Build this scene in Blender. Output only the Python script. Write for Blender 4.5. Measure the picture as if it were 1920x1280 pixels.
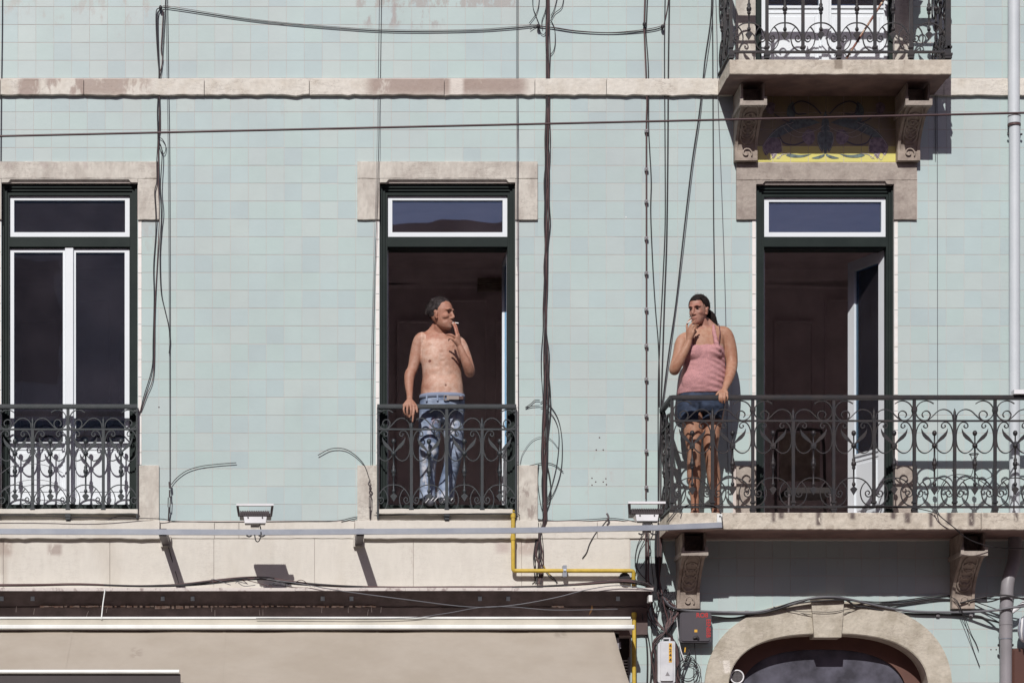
import bpy, bmesh, math, random
from mathutils import Vector, Matrix, noise

# ------------------------------------------------------------------ camera, world, sun
S, VX, VY, D, CZ = 235.0, 540.0, 1690.0, 20.0, 1.6      # wall pixels per metre, lens axis on the wall, camera distance and height
sc = bpy.context.scene
for o in list(bpy.data.objects): bpy.data.objects.remove(o, do_unlink=True)
C = sc.collection
cam_d = bpy.data.cameras.new('camera'); cam = bpy.data.objects.new('camera', cam_d); C.objects.link(cam)
cam.location = (0, -D, CZ); cam.rotation_euler = (math.radians(90), 0, 0)
cam_d.sensor_width = 36; cam_d.lens = 36 * D / (1920 / S)
cam_d.shift_x = (960 - VX) / 1920; cam_d.shift_y = (VY - 640) / 1920
cam_d.clip_start = .5; cam_d.clip_end = 600
sc.camera = cam
SUN = Vector((.265, 1, -.81))                            # direction the light travels
elev = math.atan2(.81, math.hypot(.265, 1)); azim = math.atan2(-.265, -1)
w = bpy.data.worlds.new('World'); sc.world = w; w.use_nodes = True
nt = w.node_tree; bg = nt.nodes['Background']
sky = nt.nodes.new('ShaderNodeTexSky'); sky.sky_type = 'NISHITA'; sky.sun_disc = False
sky.sun_elevation = elev; sky.sun_rotation = azim % (2 * math.pi)
sky.air_density = 1.0; sky.dust_density = 1.0
tn = nt.nodes.new('ShaderNodeMix'); tn.data_type = 'RGBA'; tn.blend_type = 'MULTIPLY'; tn.inputs['Factor'].default_value = 1
nt.links.new(sky.outputs[0], tn.inputs[6]); tn.inputs[7].default_value = (1.22, .90, 1.0, 1)   # the photograph's rosy grade of its shade
nt.links.new(tn.outputs[2], bg.inputs[0]); bg.inputs[1].default_value = .055
sd = bpy.data.lights.new('sun', 'SUN'); sd.energy = 4.15; sd.angle = math.radians(.5); sd.color = (1.0, .974, .938)
so = bpy.data.objects.new('sun', sd); C.objects.link(so); so.location = (-6, -20, 20)
so.rotation_euler = SUN.to_track_quat('-Z', 'Y').to_euler()
sc.view_settings.view_transform = 'Standard'; sc.view_settings.look = 'None'
sc.view_settings.exposure = 0; sc.view_settings.gamma = 1; sc.view_settings.use_curve_mapping = False
sc.render.engine = 'CYCLES'; sc.cycles.max_bounces = 8

R = random.Random(7)
def P(px, py, d=0.):
    k = (D - d) / D
    return Vector(((px - VX) / S * k, -d, CZ + (VY - py) / S * k))

# ------------------------------------------------------------------ materials
MATS = {}
def mat(name, col, rough=.6, metal=0, spec=.5, col2=None, vs=4., bump=0, bs=60, grain=.06, stains=(), streak=1., lo=.38, hi=.62, attr=False, coat=0, veins=0):
    if name in MATS: return MATS[name]
    m = bpy.data.materials.new(name); m.use_nodes = True; MATS[name] = m
    n, l = m.node_tree.nodes, m.node_tree.links
    b = n['Principled BSDF']
    b.inputs['Roughness'].default_value = rough; b.inputs['Metallic'].default_value = metal
    b.inputs['Specular IOR Level'].default_value = spec; b.inputs['Coat Weight'].default_value = coat
    g = n.new('ShaderNodeNewGeometry'); mp = n.new('ShaderNodeMapping'); mp.inputs['Scale'].default_value = (1, 1, streak)
    l.new(g.outputs['Position'], mp.inputs[0])
    def nz(scale, det=5, v=None, rg=.55):
        t = n.new('ShaderNodeTexNoise'); t.inputs['Scale'].default_value = scale; t.inputs['Detail'].default_value = det
        t.inputs['Roughness'].default_value = rg
        l.new(v or mp.outputs[0], t.inputs['Vector']); return t.outputs['Fac']
    def mr(v, a, c, d0=0., d1=1., sm=False):
        t = n.new('ShaderNodeMapRange'); t.interpolation_type = 'SMOOTHSTEP' if sm else 'LINEAR'
        l.new(v, t.inputs[0])
        for i, x in enumerate((a, c, d0, d1)): t.inputs[i + 1].default_value = x
        return t.outputs[0]
    def mul(a, c):
        t = n.new('ShaderNodeMath'); t.operation = 'MULTIPLY'; l.new(a, t.inputs[0])
        if isinstance(c, float): t.inputs[1].default_value = c
        else: l.new(c, t.inputs[1])
        return t.outputs[0]
    def mix(f, a, c, mode='MIX'):
        t = n.new('ShaderNodeMix'); t.data_type = 'RGBA'; t.blend_type = mode
        if isinstance(f, float): t.inputs['Factor'].default_value = f
        else: l.new(f, t.inputs['Factor'])
        for s, x in (('A', a), ('B', c)):
            i = [q for q in t.inputs if q.name == s and q.type == 'RGBA'][0]
            if isinstance(x, tuple): i.default_value = x + (1,)
            else: l.new(x, i)
        return [q for q in t.outputs if q.type == 'RGBA'][0]
    if attr:
        a = n.new('ShaderNodeAttribute'); a.attribute_name = 'tint'; base = a.outputs['Color']
        if col2: base = mix(mr(nz(vs), lo, hi), base, mix(1., base, col2, 'MULTIPLY'))
    else:
        c2 = col2 or tuple(x * .85 for x in col)
        base = mix(mr(nz(vs), lo, hi), col, c2)
    if grain:
        gr = nz(bs, 3)
        base = mix(mr(gr, .3, .7, 0., grain), base, tuple(x * .35 for x in (col if not attr else (.3, .2, .2))))
    sp = n.new('ShaderNodeSeparateXYZ'); l.new(g.outputs['Position'], sp.inputs[0])
    for (sc_, box, soft, ns, thr, strg) in stains:
        x0, x1 = (box[0] - VX) / S, (box[1] - VX) / S
        z1, z0 = CZ + (VY - box[2]) / S, CZ + (VY - box[3]) / S
        f = mul(mul(mr(sp.outputs[0], x0 - soft, x0 + soft, sm=True), mr(sp.outputs[0], x1 - soft, x1 + soft, 1., 0., sm=True)),
                mul(mr(sp.outputs[2], z0 - soft, z0 + soft, sm=True), mr(sp.outputs[2], z1 - soft, z1 + soft, 1., 0., sm=True)))
        mp2 = n.new('ShaderNodeMapping'); mp2.inputs['Scale'].default_value = (1, 1, .45); l.new(g.outputs['Position'], mp2.inputs[0])
        f = mul(mul(f, mr(nz(ns, 6, mp2.outputs[0], .65), thr, thr + .12, sm=True)), float(strg))
        base = mix(f, base, sc_)
    if veins:
        mv = n.new('ShaderNodeMapping'); mv.inputs['Scale'].default_value = (3.2, 3, 11); l.new(g.outputs['Position'], mv.inputs[0])
        a_ = n.new('ShaderNodeMath'); a_.operation = 'SUBTRACT'; l.new(nz(1.7, 7, mv.outputs[0], .7), a_.inputs[0]); a_.inputs[1].default_value = .5
        c_ = n.new('ShaderNodeMath'); c_.operation = 'ABSOLUTE'; l.new(a_.outputs[0], c_.inputs[0])
        base = mix(mul(mr(c_.outputs[0], .0, .026, 1., 0., sm=True), mul(mr(nz(2.5), .42, .60), float(veins))), base, (.16, .12, .105))
        pt = n.new('ShaderNodeTexVoronoi'); pt.inputs['Scale'].default_value = 46; l.new(g.outputs['Position'], pt.inputs['Vector'])
        base = mix(mul(mr(pt.outputs['Distance'], .10, .22, 1., 0., sm=True), mul(mr(nz(9.), .5, .66), float(veins))), base, (.17, .13, .115))
    l.new(base, b.inputs['Base Color'])
    if bump:
        bp = n.new('ShaderNodeBump'); bp.inputs['Strength'].default_value = 1; bp.inputs['Distance'].default_value = bump
        l.new(nz(bs, 4), bp.inputs['Height']); l.new(bp.outputs[0], b.inputs['Normal'])
    return m

def face(x0, x1, y0, y1, d=.56): k = (D - d) / D; return (VX + (x0 - VX) * k, VX + (x1 - VX) * k, VY - (VY - y0) * k, VY - (VY - y1) * k)
DIRT = [((.40, .385, .36), (-30, 300, -60, 46), .06, 9, .52, .6), ((.36, .34, .32), (668, 985, -60, 14), .012, 12, .44, .8),
        ((.34, .31, .30), (672, 830, -20, 50), .05, 9, .5, .85), ((.40, .37, .36), (60, 280, 20, 80), .05, 8, .60, .6), ((.66, .66, .64), (300, 1900, 180, 960), .1, 34, .73, .6), ((.35, .36, .35), (0, 1900, 0, 975), .1, 47, .75, .4), ((.40, .38, .36), (330, 700, 182, 215), .03, 12, .55, .4), ((.33, .28, .25), (1350, 1900, 1020, 1060), .05, 9, .6, .5),
        ((.42, .37, .36), (1085, 1150, 830, 925), .03, 14, .56, .5), ((.40, .37, .35), (266, 300, 415, 470), .02, 6, .4, .5)]
TILE = [mat('tile_glaze_%d' % i, c, .3, 0, .5, (c[0] * .93, c[1] * .905, c[2] * .915), .9, bump=.0008, bs=6, grain=.05, stains=DIRT, lo=.40, hi=.66)
        for i, c in enumerate([(.452, .552, .538), (.446, .548, .546), (.464, .546, .538), (.448, .556, .538), (.430, .524, .528), (.476, .556, .540)])]
M_grout = mat('grout', (.60, .53, .50), .9, bump=.001)
M_core = mat('wall_render', (.5, .46, .42), .9, bump=.002)
SB = (.30, .22, .19)
M_band = mat('band_stone', (.68, .65, .585), .85, col2=(.58, .535, .46), vs=7, bump=.004, bs=30, veins=.38, grain=.2, lo=.45, hi=.7,
             stains=[(SB, (35, 75, 140, 182), .02, 8, .35, .75), (SB, (88, 160, 140, 182), .03, 9, .44, .75), (SB, (155, 280, 140, 182), .05, 7, .38, .7), (SB, (690, 985, 140, 182), .06, 6, .33, .8),
                     ((.72, .68, .62), (843, 868, 140, 182), .02, 6, .2, .8)])
M_lime = mat('limewash', (.635, .605, .545), .9, col2=(.55, .51, .445), vs=3, bump=.002, bs=25, veins=.14, grain=.1, lo=.5, hi=.75, streak=.35,
             stains=[((.36, .29, .25), (-10, 22, 1012, 1042), .03, 12, .35, .8), ((.34, .28, .25), (90, 116, 1020, 1040), .02, 14, .35, .8), ((.42, .34, .32), (930, 955, 1016, 1036), .03, 10, .2, .65),
                     ((.42, .34, .30), (970, 1005, 1008, 1040), .03, 12, .4, .7), ((.40, .35, .30), (755, 775, 1015, 1065), .015, 10, .45, .6), ((.40, .35, .30), (0, 14, 1010, 1100), .02, 10, .4, .5), ((.45, .4, .33), (600, 960, 1020, 1080), .05, 13, .66, .5)])
M_lintel = mat('lintel_stone', (.60, .57, .51), .85, col2=(.44, .40, .355), vs=9, bump=.004, bs=40, veins=.38, grain=.22, lo=.42, hi=.68, streak=.5,
               stains=[((.25, .20, .18), (970, 1010, 905, 975), .04, 20, .48, .7), ((.38, .32, .30), (-36, 300, 303, 318), .02, 14, .5, .5)])
M_lintel2 = mat('pink_stone', (.41, .36, .315), .85, col2=(.29, .245, .215), vs=9, bump=.004, bs=40, veins=.38, grain=.25, lo=.42, hi=.68)
M_slab = mat('slab_stone', (.60, .545, .46), .85, col2=(.47, .415, .34), vs=10, bump=.006, bs=28, veins=.6, grain=.25, lo=.4, hi=.7,
             stains=[((.10, .075, .07), face(a - 3, a + 4 + a % 5, 945, 972 + a % 19), .016, 30, .33, .95) for a in (1450, 1463, 1533, 1597, 1673, 1699, 1745, 1778, 1819, 1905)] + [((.22, .18, .15), face(1255, 2000, 950, 970), .02, 16, .52, .6), ((.30, .25, .2), face(1255, 2000, 984, 996), .015, 12, .5, .5), ((.30, .24, .2), face(1368, 1784, 106, 122), .015, 18, .55, .6)] +
                    [((.22, .18, .14), face(1564, 1580, 110, 130), .01, 16, .35, .8)])
M_under = mat('brown_soffit', (.25, .165, .145), .9, col2=(.16, .105, .095), vs=5, bump=.004, bs=14, grain=.2)  # underside, darker and redder than the slab's front face
M_corbel = mat('corbel_stone', (.40, .335, .28), .85, col2=(.26, .21, .175), vs=9, bump=.004, bs=40, veins=.38, grain=.25)
M_arch = mat('arch_stone', (.53, .485, .405), .88, col2=(.39, .35, .28), vs=8, bump=.005, bs=35, veins=.38, grain=.22, lo=.42, hi=.66,
             stains=[((.72, .68, .62), (1335, 1368, 1238, 1262), .012, 16, .45, .8), ((.66, .6, .54), (1728, 1745, 1230, 1262), .02, 14, .5, .7)])
M_green = mat('dark_green_paint', (.012, .019, .018), .55, spec=.16, col2=(.017, .025, .023), vs=5, grain=.03, bump=.0005, bs=50)
M_white = mat('white_frame', (.72, .76, .79), .4, col2=(.70, .74, .77), grain=.02)
M_strip = mat('edge_strip_white', (.78, .76, .74), .5, col2=(.74, .70, .66), vs=12, grain=.08)
M_iron = mat('wrought_iron', (.020, .020, .024), .5, .0, .4, (.032, .026, .026), 14, .0006, 90, grain=.2)
M_ironw = mat('window_railing_iron', (.028, .036, .040), .48, .0, .45, (.038, .044, .048), 14, .0006, 90, grain=.15)
M_cable = mat('cable_sheath', (.028, .025, .028), .55, spec=.4, grain=0)
M_cable2 = mat('brown_cable_sheath', (.10, .055, .055), .55, spec=.4, grain=0)
M_cableg = mat('grey_cable_sheath', (.13, .13, .145), .5, grain=0)
M_wire = mat('trolley_wire', (.075, .04, .042), .5, grain=0)
M_steel = mat('galvanised_steel', (.42, .45, .50), .38, .55, .5, (.36, .39, .45), 5, grain=.08)
M_flood = mat('floodlight_grey', (.075, .06, .065), .5, .2, grain=.1)
M_floodw = mat('floodlight_white', (.78, .78, .80), .4, grain=.05)
M_yellow = mat('yellow_pipe_paint', (.60, .42, .055), .45, col2=(.45, .31, .04), vs=10, grain=.15)
M_awn = mat('awning_canvas', (.385, .34, .285), .85, col2=(.35, .305, .25), vs=2.0, bump=.0015, bs=12, grain=.06,
            stains=[((.20, .17, .14), (1030, 1052, 1190, 1204), .02, 14, .35, .5), ((.24, .2, .16), (255, 275, 1228, 1250), .02, 14, .4, .5), ((.2, .17, .14), (0, 1180, 1190, 1280), .02, 16, .72, .5)])
M_hood = mat('dirty_metal', (.62, .57, .54), .6, col2=(.30, .24, .23), vs=14, grain=.2, lo=.55, hi=.66)
M_cass = mat('awning_box_cream', (.56, .52, .44), .6, grain=.06)
M_alu = mat('white_aluminium', (.82, .84, .82), .4, grain=.02)
M_brown = mat('brown_shaded_wall', (.15, .105, .10), .8, col2=(.10, .07, .066), vs=8, bump=.003, bs=20, grain=.2)  # brown deepened to carry the hood's shade on the wall below it
M_shop = mat('shop_dark', (.05, .04, .04), .7, grain=.1)
M_plast = mat('chipped_plaster', (.55, .42, .36), .9, col2=(.35, .2, .15), vs=30, bump=.003, bs=80, grain=.2)
M_box = mat('dark_box_plastic', (.060, .055, .065), .5, col2=(.07, .062, .072), grain=.05)
M_red = mat('red_lettering', (.50, .035, .035), .5, grain=.2, bs=200)
M_sticker = mat('orange_sticker', (.75, .42, .05), .5, grain=.05)
M_black = mat('black_print', (.03, .02, .015), .5, grain=0)
M_meter = mat('meter_box_grey', (.62, .63, .65), .45, col2=(.52, .53, .56), vs=8, grain=.08)
M_pipew = mat('white_downpipe', (.56, .60, .63), .5, col2=(.52, .56, .59), grain=.05)
M_pipeg = mat('grey_plastic_pipe', (.27, .255, .27), .45, col2=(.22, .21, .22), grain=.05)
M_room = mat('room_wall', (.80, .70, .72), .9, grain=.05)
M_floor = mat('room_floor', (.66, .56, .55), .7, grain=.05)
M_dark = mat('dark_cloth', (.035, .03, .03), .9, grain=.05)
M_rust = mat('rusty_pole', (.55, .42, .30), .7, col2=(.20, .07, .05), vs=16, lo=.45, hi=.52, grain=.1)
M_terra = mat('terracotta_pipe', (.42, .16, .085), .6, grain=.1)
M_brass = mat('brown_door_frame', (.10, .045, .035), .45, grain=.08)
M_leafdry = mat('dry_leaf', (.50, .25, .10), .7, grain=.1)
M_skinm = mat('skin_tanned', (.5, .3, .2), .55, spec=.3, attr=True, col2=(.88, .76, .71), vs=30, bump=.0012, bs=60, grain=.05)
M_hair = mat('dark_hair', (.011, .008, .008), .75, spec=.12, col2=(.022, .015, .014), vs=60, grain=0)
M_hairg = mat('greying_hair', (.016, .012, .012), .6, spec=.2, col2=(.055, .045, .045), vs=40, grain=0)
M_cig = mat('cigarette_paper', (.85, .83, .80), .6, grain=0)
M_eye = mat('eye_dark', (.03, .02, .018), .3, grain=0)
M_lip = mat('lips', (.33, .12, .10), .5, grain=0)
M_jean = mat('faded_denim', (.30, .36, .47), .85, col2=(.15, .20, .31), vs=9, bump=.002, bs=45, grain=.15,
             stains=[((.48, .32, .33), (800, 830, 770, 860), .04, 26, .56, .5), ((.48, .32, .34), (840, 866, 810, 860), .04, 26, .58, .5), ((.56, .56, .60), (788, 866, 770, 930), .03, 14, .50, .75), ((.10, .07, .08), (790, 866, 840, 905), .03, 18, .60, .6)])
M_belt = mat('canvas_belt', (.22, .26, .36), .8, grain=.15, bs=200)
M_buckle = mat('buckle', (.35, .30, .27), .4, .6, grain=.05)
M_short = mat('dark_denim', (.012, .019, .040), .85, col2=(.038, .058, .105), vs=14, bump=.002, bs=60, grain=.15)
M_tank = mat('pink_marl_knit', (.56, .28, .27), .9, col2=(.30, .155, .175), vs=250, bump=.003, bs=22, grain=.1, lo=.36, hi=.66)
M_shoe = mat('shoe', (.09, .09, .11), .6, grain=.05); M_shoew = mat('shoe_stripe', (.7, .7, .72), .6, grain=0)
M_sand = mat('sandal_strap', (.13, .05, .04), .6, grain=0)
M_road = mat('asphalt', (.13, .10, .095), .9, bump=.004, bs=80)
M_pave = mat('pale_limestone_setts', (.38, .30, .27), .8, bump=.004, bs=20)
M_opp = mat('opposite_render', (.62, .50, .47), .9, grain=.1); M_oppw = mat('opposite_window', (.05, .05, .06), .3)
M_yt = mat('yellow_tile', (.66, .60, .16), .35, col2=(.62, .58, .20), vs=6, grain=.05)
M_yt_shade = mat('shaded_yellow_tile', (.23, .185, .125), .35, col2=(.29, .24, .12), vs=6, grain=.08)  # upper panel rows: balcony shade painted in as a browner tile colour
M_ptl = mat('painted_leaf_green', (.075, .095, .10), .35, col2=(.15, .21, .20), vs=30, grain=.05)
M_ptf = mat('painted_tulip_violet', (.13, .10, .13), .35, col2=(.33, .27, .31), vs=30, grain=.05)
M_pto = mat('painted_outline', (.62, .58, .52), .35, grain=0); M_ptd = mat('painted_dark_line', (.06, .06, .09), .35, grain=0)

def glass():
    m = bpy.data.materials.new('window_glass'); m.use_nodes = True; n, l = m.node_tree.nodes, m.node_tree.links
    n.remove(n['Principled BSDF']); o = n['Material Output']
    t = n.new('ShaderNodeBsdfTransparent'); t.inputs[0].default_value = (.86, .83, .86, 1)
    gl = n.new('ShaderNodeBsdfGlossy'); gl.inputs['Roughness'].default_value = .01; gl.inputs['Color'].default_value = (.40, .72, 1.0, 1); f = n.new('ShaderNodeFresnel'); f.inputs[0].default_value = 2.25
    g = n.new('ShaderNodeNewGeometry'); tx = n.new('ShaderNodeTexNoise'); tx.inputs['Scale'].default_value = 1.6; bp = n.new('ShaderNodeBump'); bp.inputs['Distance'].default_value = .0022
    l.new(g.outputs['Position'], tx.inputs['Vector']); l.new(tx.outputs[0], bp.inputs['Height']); l.new(bp.outputs[0], gl.inputs['Normal'])
    mx = n.new('ShaderNodeMixShader'); l.new(f.outputs[0], mx.inputs[0]); l.new(t.outputs[0], mx.inputs[1]); l.new(gl.outputs[0], mx.inputs[2])
    df = n.new('ShaderNodeBsdfDiffuse'); df.inputs[0].default_value = (.80, .68, .80, 1); t2 = n.new('ShaderNodeTexNoise'); t2.inputs['Scale'].default_value = 3; t2.inputs['Detail'].default_value = 6
    l.new(g.outputs['Position'], t2.inputs['Vector']); r_ = n.new('ShaderNodeMapRange'); l.new(t2.outputs[0], r_.inputs[0]); r_.inputs[1].default_value = .3; r_.inputs[2].default_value = .75; r_.inputs[3].default_value = .014; r_.inputs[4].default_value = .030
    m2 = n.new('ShaderNodeMixShader'); l.new(r_.outputs[0], m2.inputs[0]); l.new(mx.outputs[0], m2.inputs[1]); l.new(df.outputs[0], m2.inputs[2])   # diffuse veil put in as haze to lift the dark panes
    l.new(m2.outputs[0], o.inputs[0]); return m
M_glass = glass()
def dusty():
    m = mat('dusty_fanlight_glass', (.055, .054, .066), .2, spec=.7, col2=(.12, .118, .15), vs=5, grain=.1, bs=30); return m
M_dusty = dusty()

# ------------------------------------------------------------------ object helpers
WL = {}
def thing(name, label, cat, loc, group=None, kind=None):
    o = bpy.data.objects.new(name, None); C.objects.link(o); o.location = loc; o.empty_display_size = .1
    WL[o.name] = Vector(loc); o['label'] = label; o['category'] = cat
    if group: o['group'] = group
    if kind: o['kind'] = kind
    return o
def link(name, me, m, parent=None, at=None, rotz=0, smooth=False, kind=None):
    """mesh placed at world point `at` (mesh data relative to it)"""
    at = Vector(at) if at is not None else Vector((0, 0, 0))
    o = bpy.data.objects.new(name, me); C.objects.link(o); WL[o.name] = at
    o.location = at - (WL[parent.name] if parent else Vector((0, 0, 0))); o.rotation_euler = (0, 0, rotz)
    if parent: o.parent = parent
    if m is not None and not me.materials:
        for q in (m if isinstance(m, (list, tuple)) else [m]): me.materials.append(q)
    if kind: o['kind'] = kind
    return o
def tag(o, label, cat, group=None, kind=None):
    o['label'] = label; o['category'] = cat
    if group: o['group'] = group
    if kind: o['kind'] = kind
    return o
class MB:
    def __init__(s): s.v = []; s.f = []; s.mi = []; s.sm = []
    def add(s, vs, fs, mi=0, sm=False):
        b = len(s.v); s.v += [Vector(v) for v in vs]
        for f in fs: s.f.append([i + b for i in f]); s.mi.append(mi); s.sm.append(sm)
        return s
    def box(s, a, b, mi=0, bev=0):
        x0, y0, z0 = (min(a[i], b[i]) for i in range(3)); x1, y1, z1 = (max(a[i], b[i]) for i in range(3))
        if bev:                                   # front (-y) face chamfered
            e = min(bev, (x1 - x0) / 3, (z1 - z0) / 3)
            vs = [(x0, y1, z0), (x1, y1, z0), (x1, y1, z1), (x0, y1, z1), (x0, y0 + e, z0), (x1, y0 + e, z0), (x1, y0 + e, z1), (x0, y0 + e, z1),
                  (x0 + e, y0, z0 + e), (x1 - e, y0, z0 + e), (x1 - e, y0, z1 - e), (x0 + e, y0, z1 - e)]
            fs = [(8, 9, 10, 11), (4, 5, 9, 8), (5, 6, 10, 9), (6, 7, 11, 10), (7, 4, 8, 11), (0, 1, 5, 4), (1, 2, 6, 5), (2, 3, 7, 6), (3, 0, 4, 7), (3, 2, 1, 0)]
        else:
            vs = [(x0, y0, z0), (x1, y0, z0), (x1, y1, z0), (x0, y1, z0), (x0, y0, z1), (x1, y0, z1), (x1, y1, z1), (x0, y1, z1)]
            fs = [(3, 2, 1, 0), (4, 5, 6, 7), (0, 1, 5, 4), (1, 2, 6, 5), (2, 3, 7, 6), (3, 0, 4, 7)]
        return s.add(vs, fs, mi)
    def pbox(s, px0, py0, px1, py1, d0, d1, mi=0, bev=0):
        """box whose front face (distance d1 from the wall) spans these photo pixels, back at d0"""
        a = P(px0, py0, d1); b = P(px1, py1, d1); b.y = -d0
        return s.box(a, b, mi, bev)
    def tube(s, pts, r, n=6, mi=0, closed=False, caps=True):
        pts = [Vector(p) for p in pts]; N = len(pts); rs = r if isinstance(r, (list, tuple)) else [r] * N
        b = len(s.v); up = None
        for i, p in enumerate(pts):
            t = (pts[(i + 1) % N] - pts[i - 1]) if closed else (pts[min(i + 1, N - 1)] - pts[max(i - 1, 0)])
            if t.length < 1e-9: t = Vector((0, 0, 1))
            t.normalize()
            if up is None:
                up = Vector((0, 1, 0)) if abs(t.y) < .9 else Vector((1, 0, 0))
            a = up - t * up.dot(t)
            a = a.normalized() if a.length > 1e-6 else t.orthogonal().normalized()
            up = a; c = t.cross(a)
            for k in range(n):
                an = 2 * math.pi * k / n + math.pi / n
                s.v.append(p + (a * math.cos(an) + c * math.sin(an)) * rs[i])
        for i in range(N if closed else N - 1):
            for k in range(n):
                j = (i + 1) % N
                s.f.append([b + i * n + k, b + i * n + (k + 1) % n, b + j * n + (k + 1) % n, b + j * n + k]); s.mi.append(mi); s.sm.append(n > 4)
        if caps and not closed:
            s.f.append([b + k for k in range(n)][::-1]); s.mi.append(mi); s.sm.append(False)
            s.f.append([b + (N - 1) * n + k for k in range(n)]); s.mi.append(mi); s.sm.append(False)
        return s
    def bar(s, pts, wd, th, mi=0):
        """flat bar following points in the xz plane: width wd in the plane, depth th along y"""
        N = len(pts); b = len(s.v)
        for i, p in enumerate(pts):
            t = Vector(pts[min(i + 1, N - 1)]) - Vector(pts[max(i - 1, 0)]); t.y = 0
            t = t.normalized() if t.length > 1e-9 else Vector((1, 0, 0)); nn = Vector((-t.z, 0, t.x)); p = Vector(p)
            wi = wd[i] if isinstance(wd, (list, tuple)) else wd
            for a, c in ((-1, -1), (1, -1), (1, 1), (-1, 1)): s.v.append(p + nn * a * wi / 2 + Vector((0, c * th / 2, 0)))
        for i in range(N - 1):
            for k in range(4):
                s.f.append([b + i * 4 + k, b + i * 4 + (k + 1) % 4, b + i * 4 + 4 + (k + 1) % 4, b + i * 4 + 4 + k]); s.mi.append(mi); s.sm.append(False)
        s.f.append([b, b + 1, b + 2, b + 3][::-1]); s.f.append([b + 4 * N - 4 + k for k in range(4)]); s.mi += [mi, mi]; s.sm += [False, False]
        return s
    def lathe(s, prof, c=(0, 0, 0), n=10, mi=0, sm=True):
        """profile (r, z) turned about the vertical through c"""
        b = len(s.v); c = Vector(c)
        for r, z in prof:
            for k in range(n): s.v.append(c + Vector((r * math.cos(2 * math.pi * k / n), r * math.sin(2 * math.pi * k / n), z)))
        for i in range(len(prof) - 1):
            for k in range(n):
                s.f.append([b + i * n + k, b + i * n + (k + 1) % n, b + (i + 1) * n + (k + 1) % n, b + (i + 1) * n + k]); s.mi.append(mi); s.sm.append(sm)
        return s
    def plate(s, poly, y0, y1, mi=0):
        """polygon [(x,z)] extruded between y0 and y1"""
        n = len(poly); vs = [(x, y0, z) for x, z in poly] + [(x, y1, z) for x, z in poly]
        fs = [list(range(n)), list(range(2 * n - 1, n - 1, -1))] + [(i, (i + 1) % n, n + (i + 1) % n, n + i) for i in range(n)]
        return s.add(vs, fs, mi)
    def ell(s, c, r, n=16, m=10, M=None, mi=0):
        c = Vector(c); b = len(s.v)
        for i in range(m + 1):
            th = math.pi * i / m
            for k in range(n):
                ph = 2 * math.pi * k / n
                v = Vector((r[0] * math.sin(th) * math.cos(ph), r[1] * math.sin(th) * math.sin(ph), r[2] * math.cos(th)))
                if M: v = M @ v
                s.v.append(c + v)
        for i in range(m):
            for k in range(n):
                s.f.append([b + i * n + k, b + (i + 1) * n + k, b + (i + 1) * n + (k + 1) % n, b + i * n + (k + 1) % n]); s.mi.append(mi); s.sm.append(True)
        return s
    def mesh(s, name, at=(0, 0, 0), fix=True):
        me = bpy.data.meshes.new(name); at = Vector(at)
        me.from_pydata([v - at for v in s.v], [], s.f); me.polygons.foreach_set('material_index', s.mi); me.polygons.foreach_set('use_smooth', s.sm)
        if fix:
            bm = bmesh.new(); bm.from_mesh(me); bmesh.ops.remove_doubles(bm, verts=bm.verts, dist=1e-6)
            bmesh.ops.recalc_face_normals(bm, faces=bm.faces)
            for e in bm.edges:
                if any(not f.smooth for f in e.link_faces): e.smooth = False
            bm.to_mesh(me); bm.free()
        me.update(); return me
    def obj(s, name, m, parent=None, at=None, kind=None, fix=True):
        if at is None:
            n = len(s.v); at = Vector((sum(v.x for v in s.v) / n, sum(v.y for v in s.v) / n, min(v.z for v in s.v)))
        return link(name, s.mesh(name, at, fix), m, parent, at, kind=kind)
def cr(pts, k=5):
    """Catmull-Rom through the points"""
    pts = [Vector(p) for p in pts]
    if len(pts) < 3: return pts
    out = []; q = [pts[0] * 2 - pts[1]] + pts + [pts[-1] * 2 - pts[-2]]
    for i in range(1, len(q) - 2):
        for j in range(k):
            t = j / k; a, b, c, d = q[i - 1], q[i], q[i + 1], q[i + 2]
            out.append(.5 * ((2 * b) + (c - a) * t + (2 * a - 5 * b + 4 * c - d) * t * t + (3 * b - a - 3 * c + d) * t ** 3))
    return out + [pts[-1]]
def pp(pts, d=.02): return [P(p[0], p[1], p[2] if len(p) > 2 else d) for p in pts]

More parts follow.
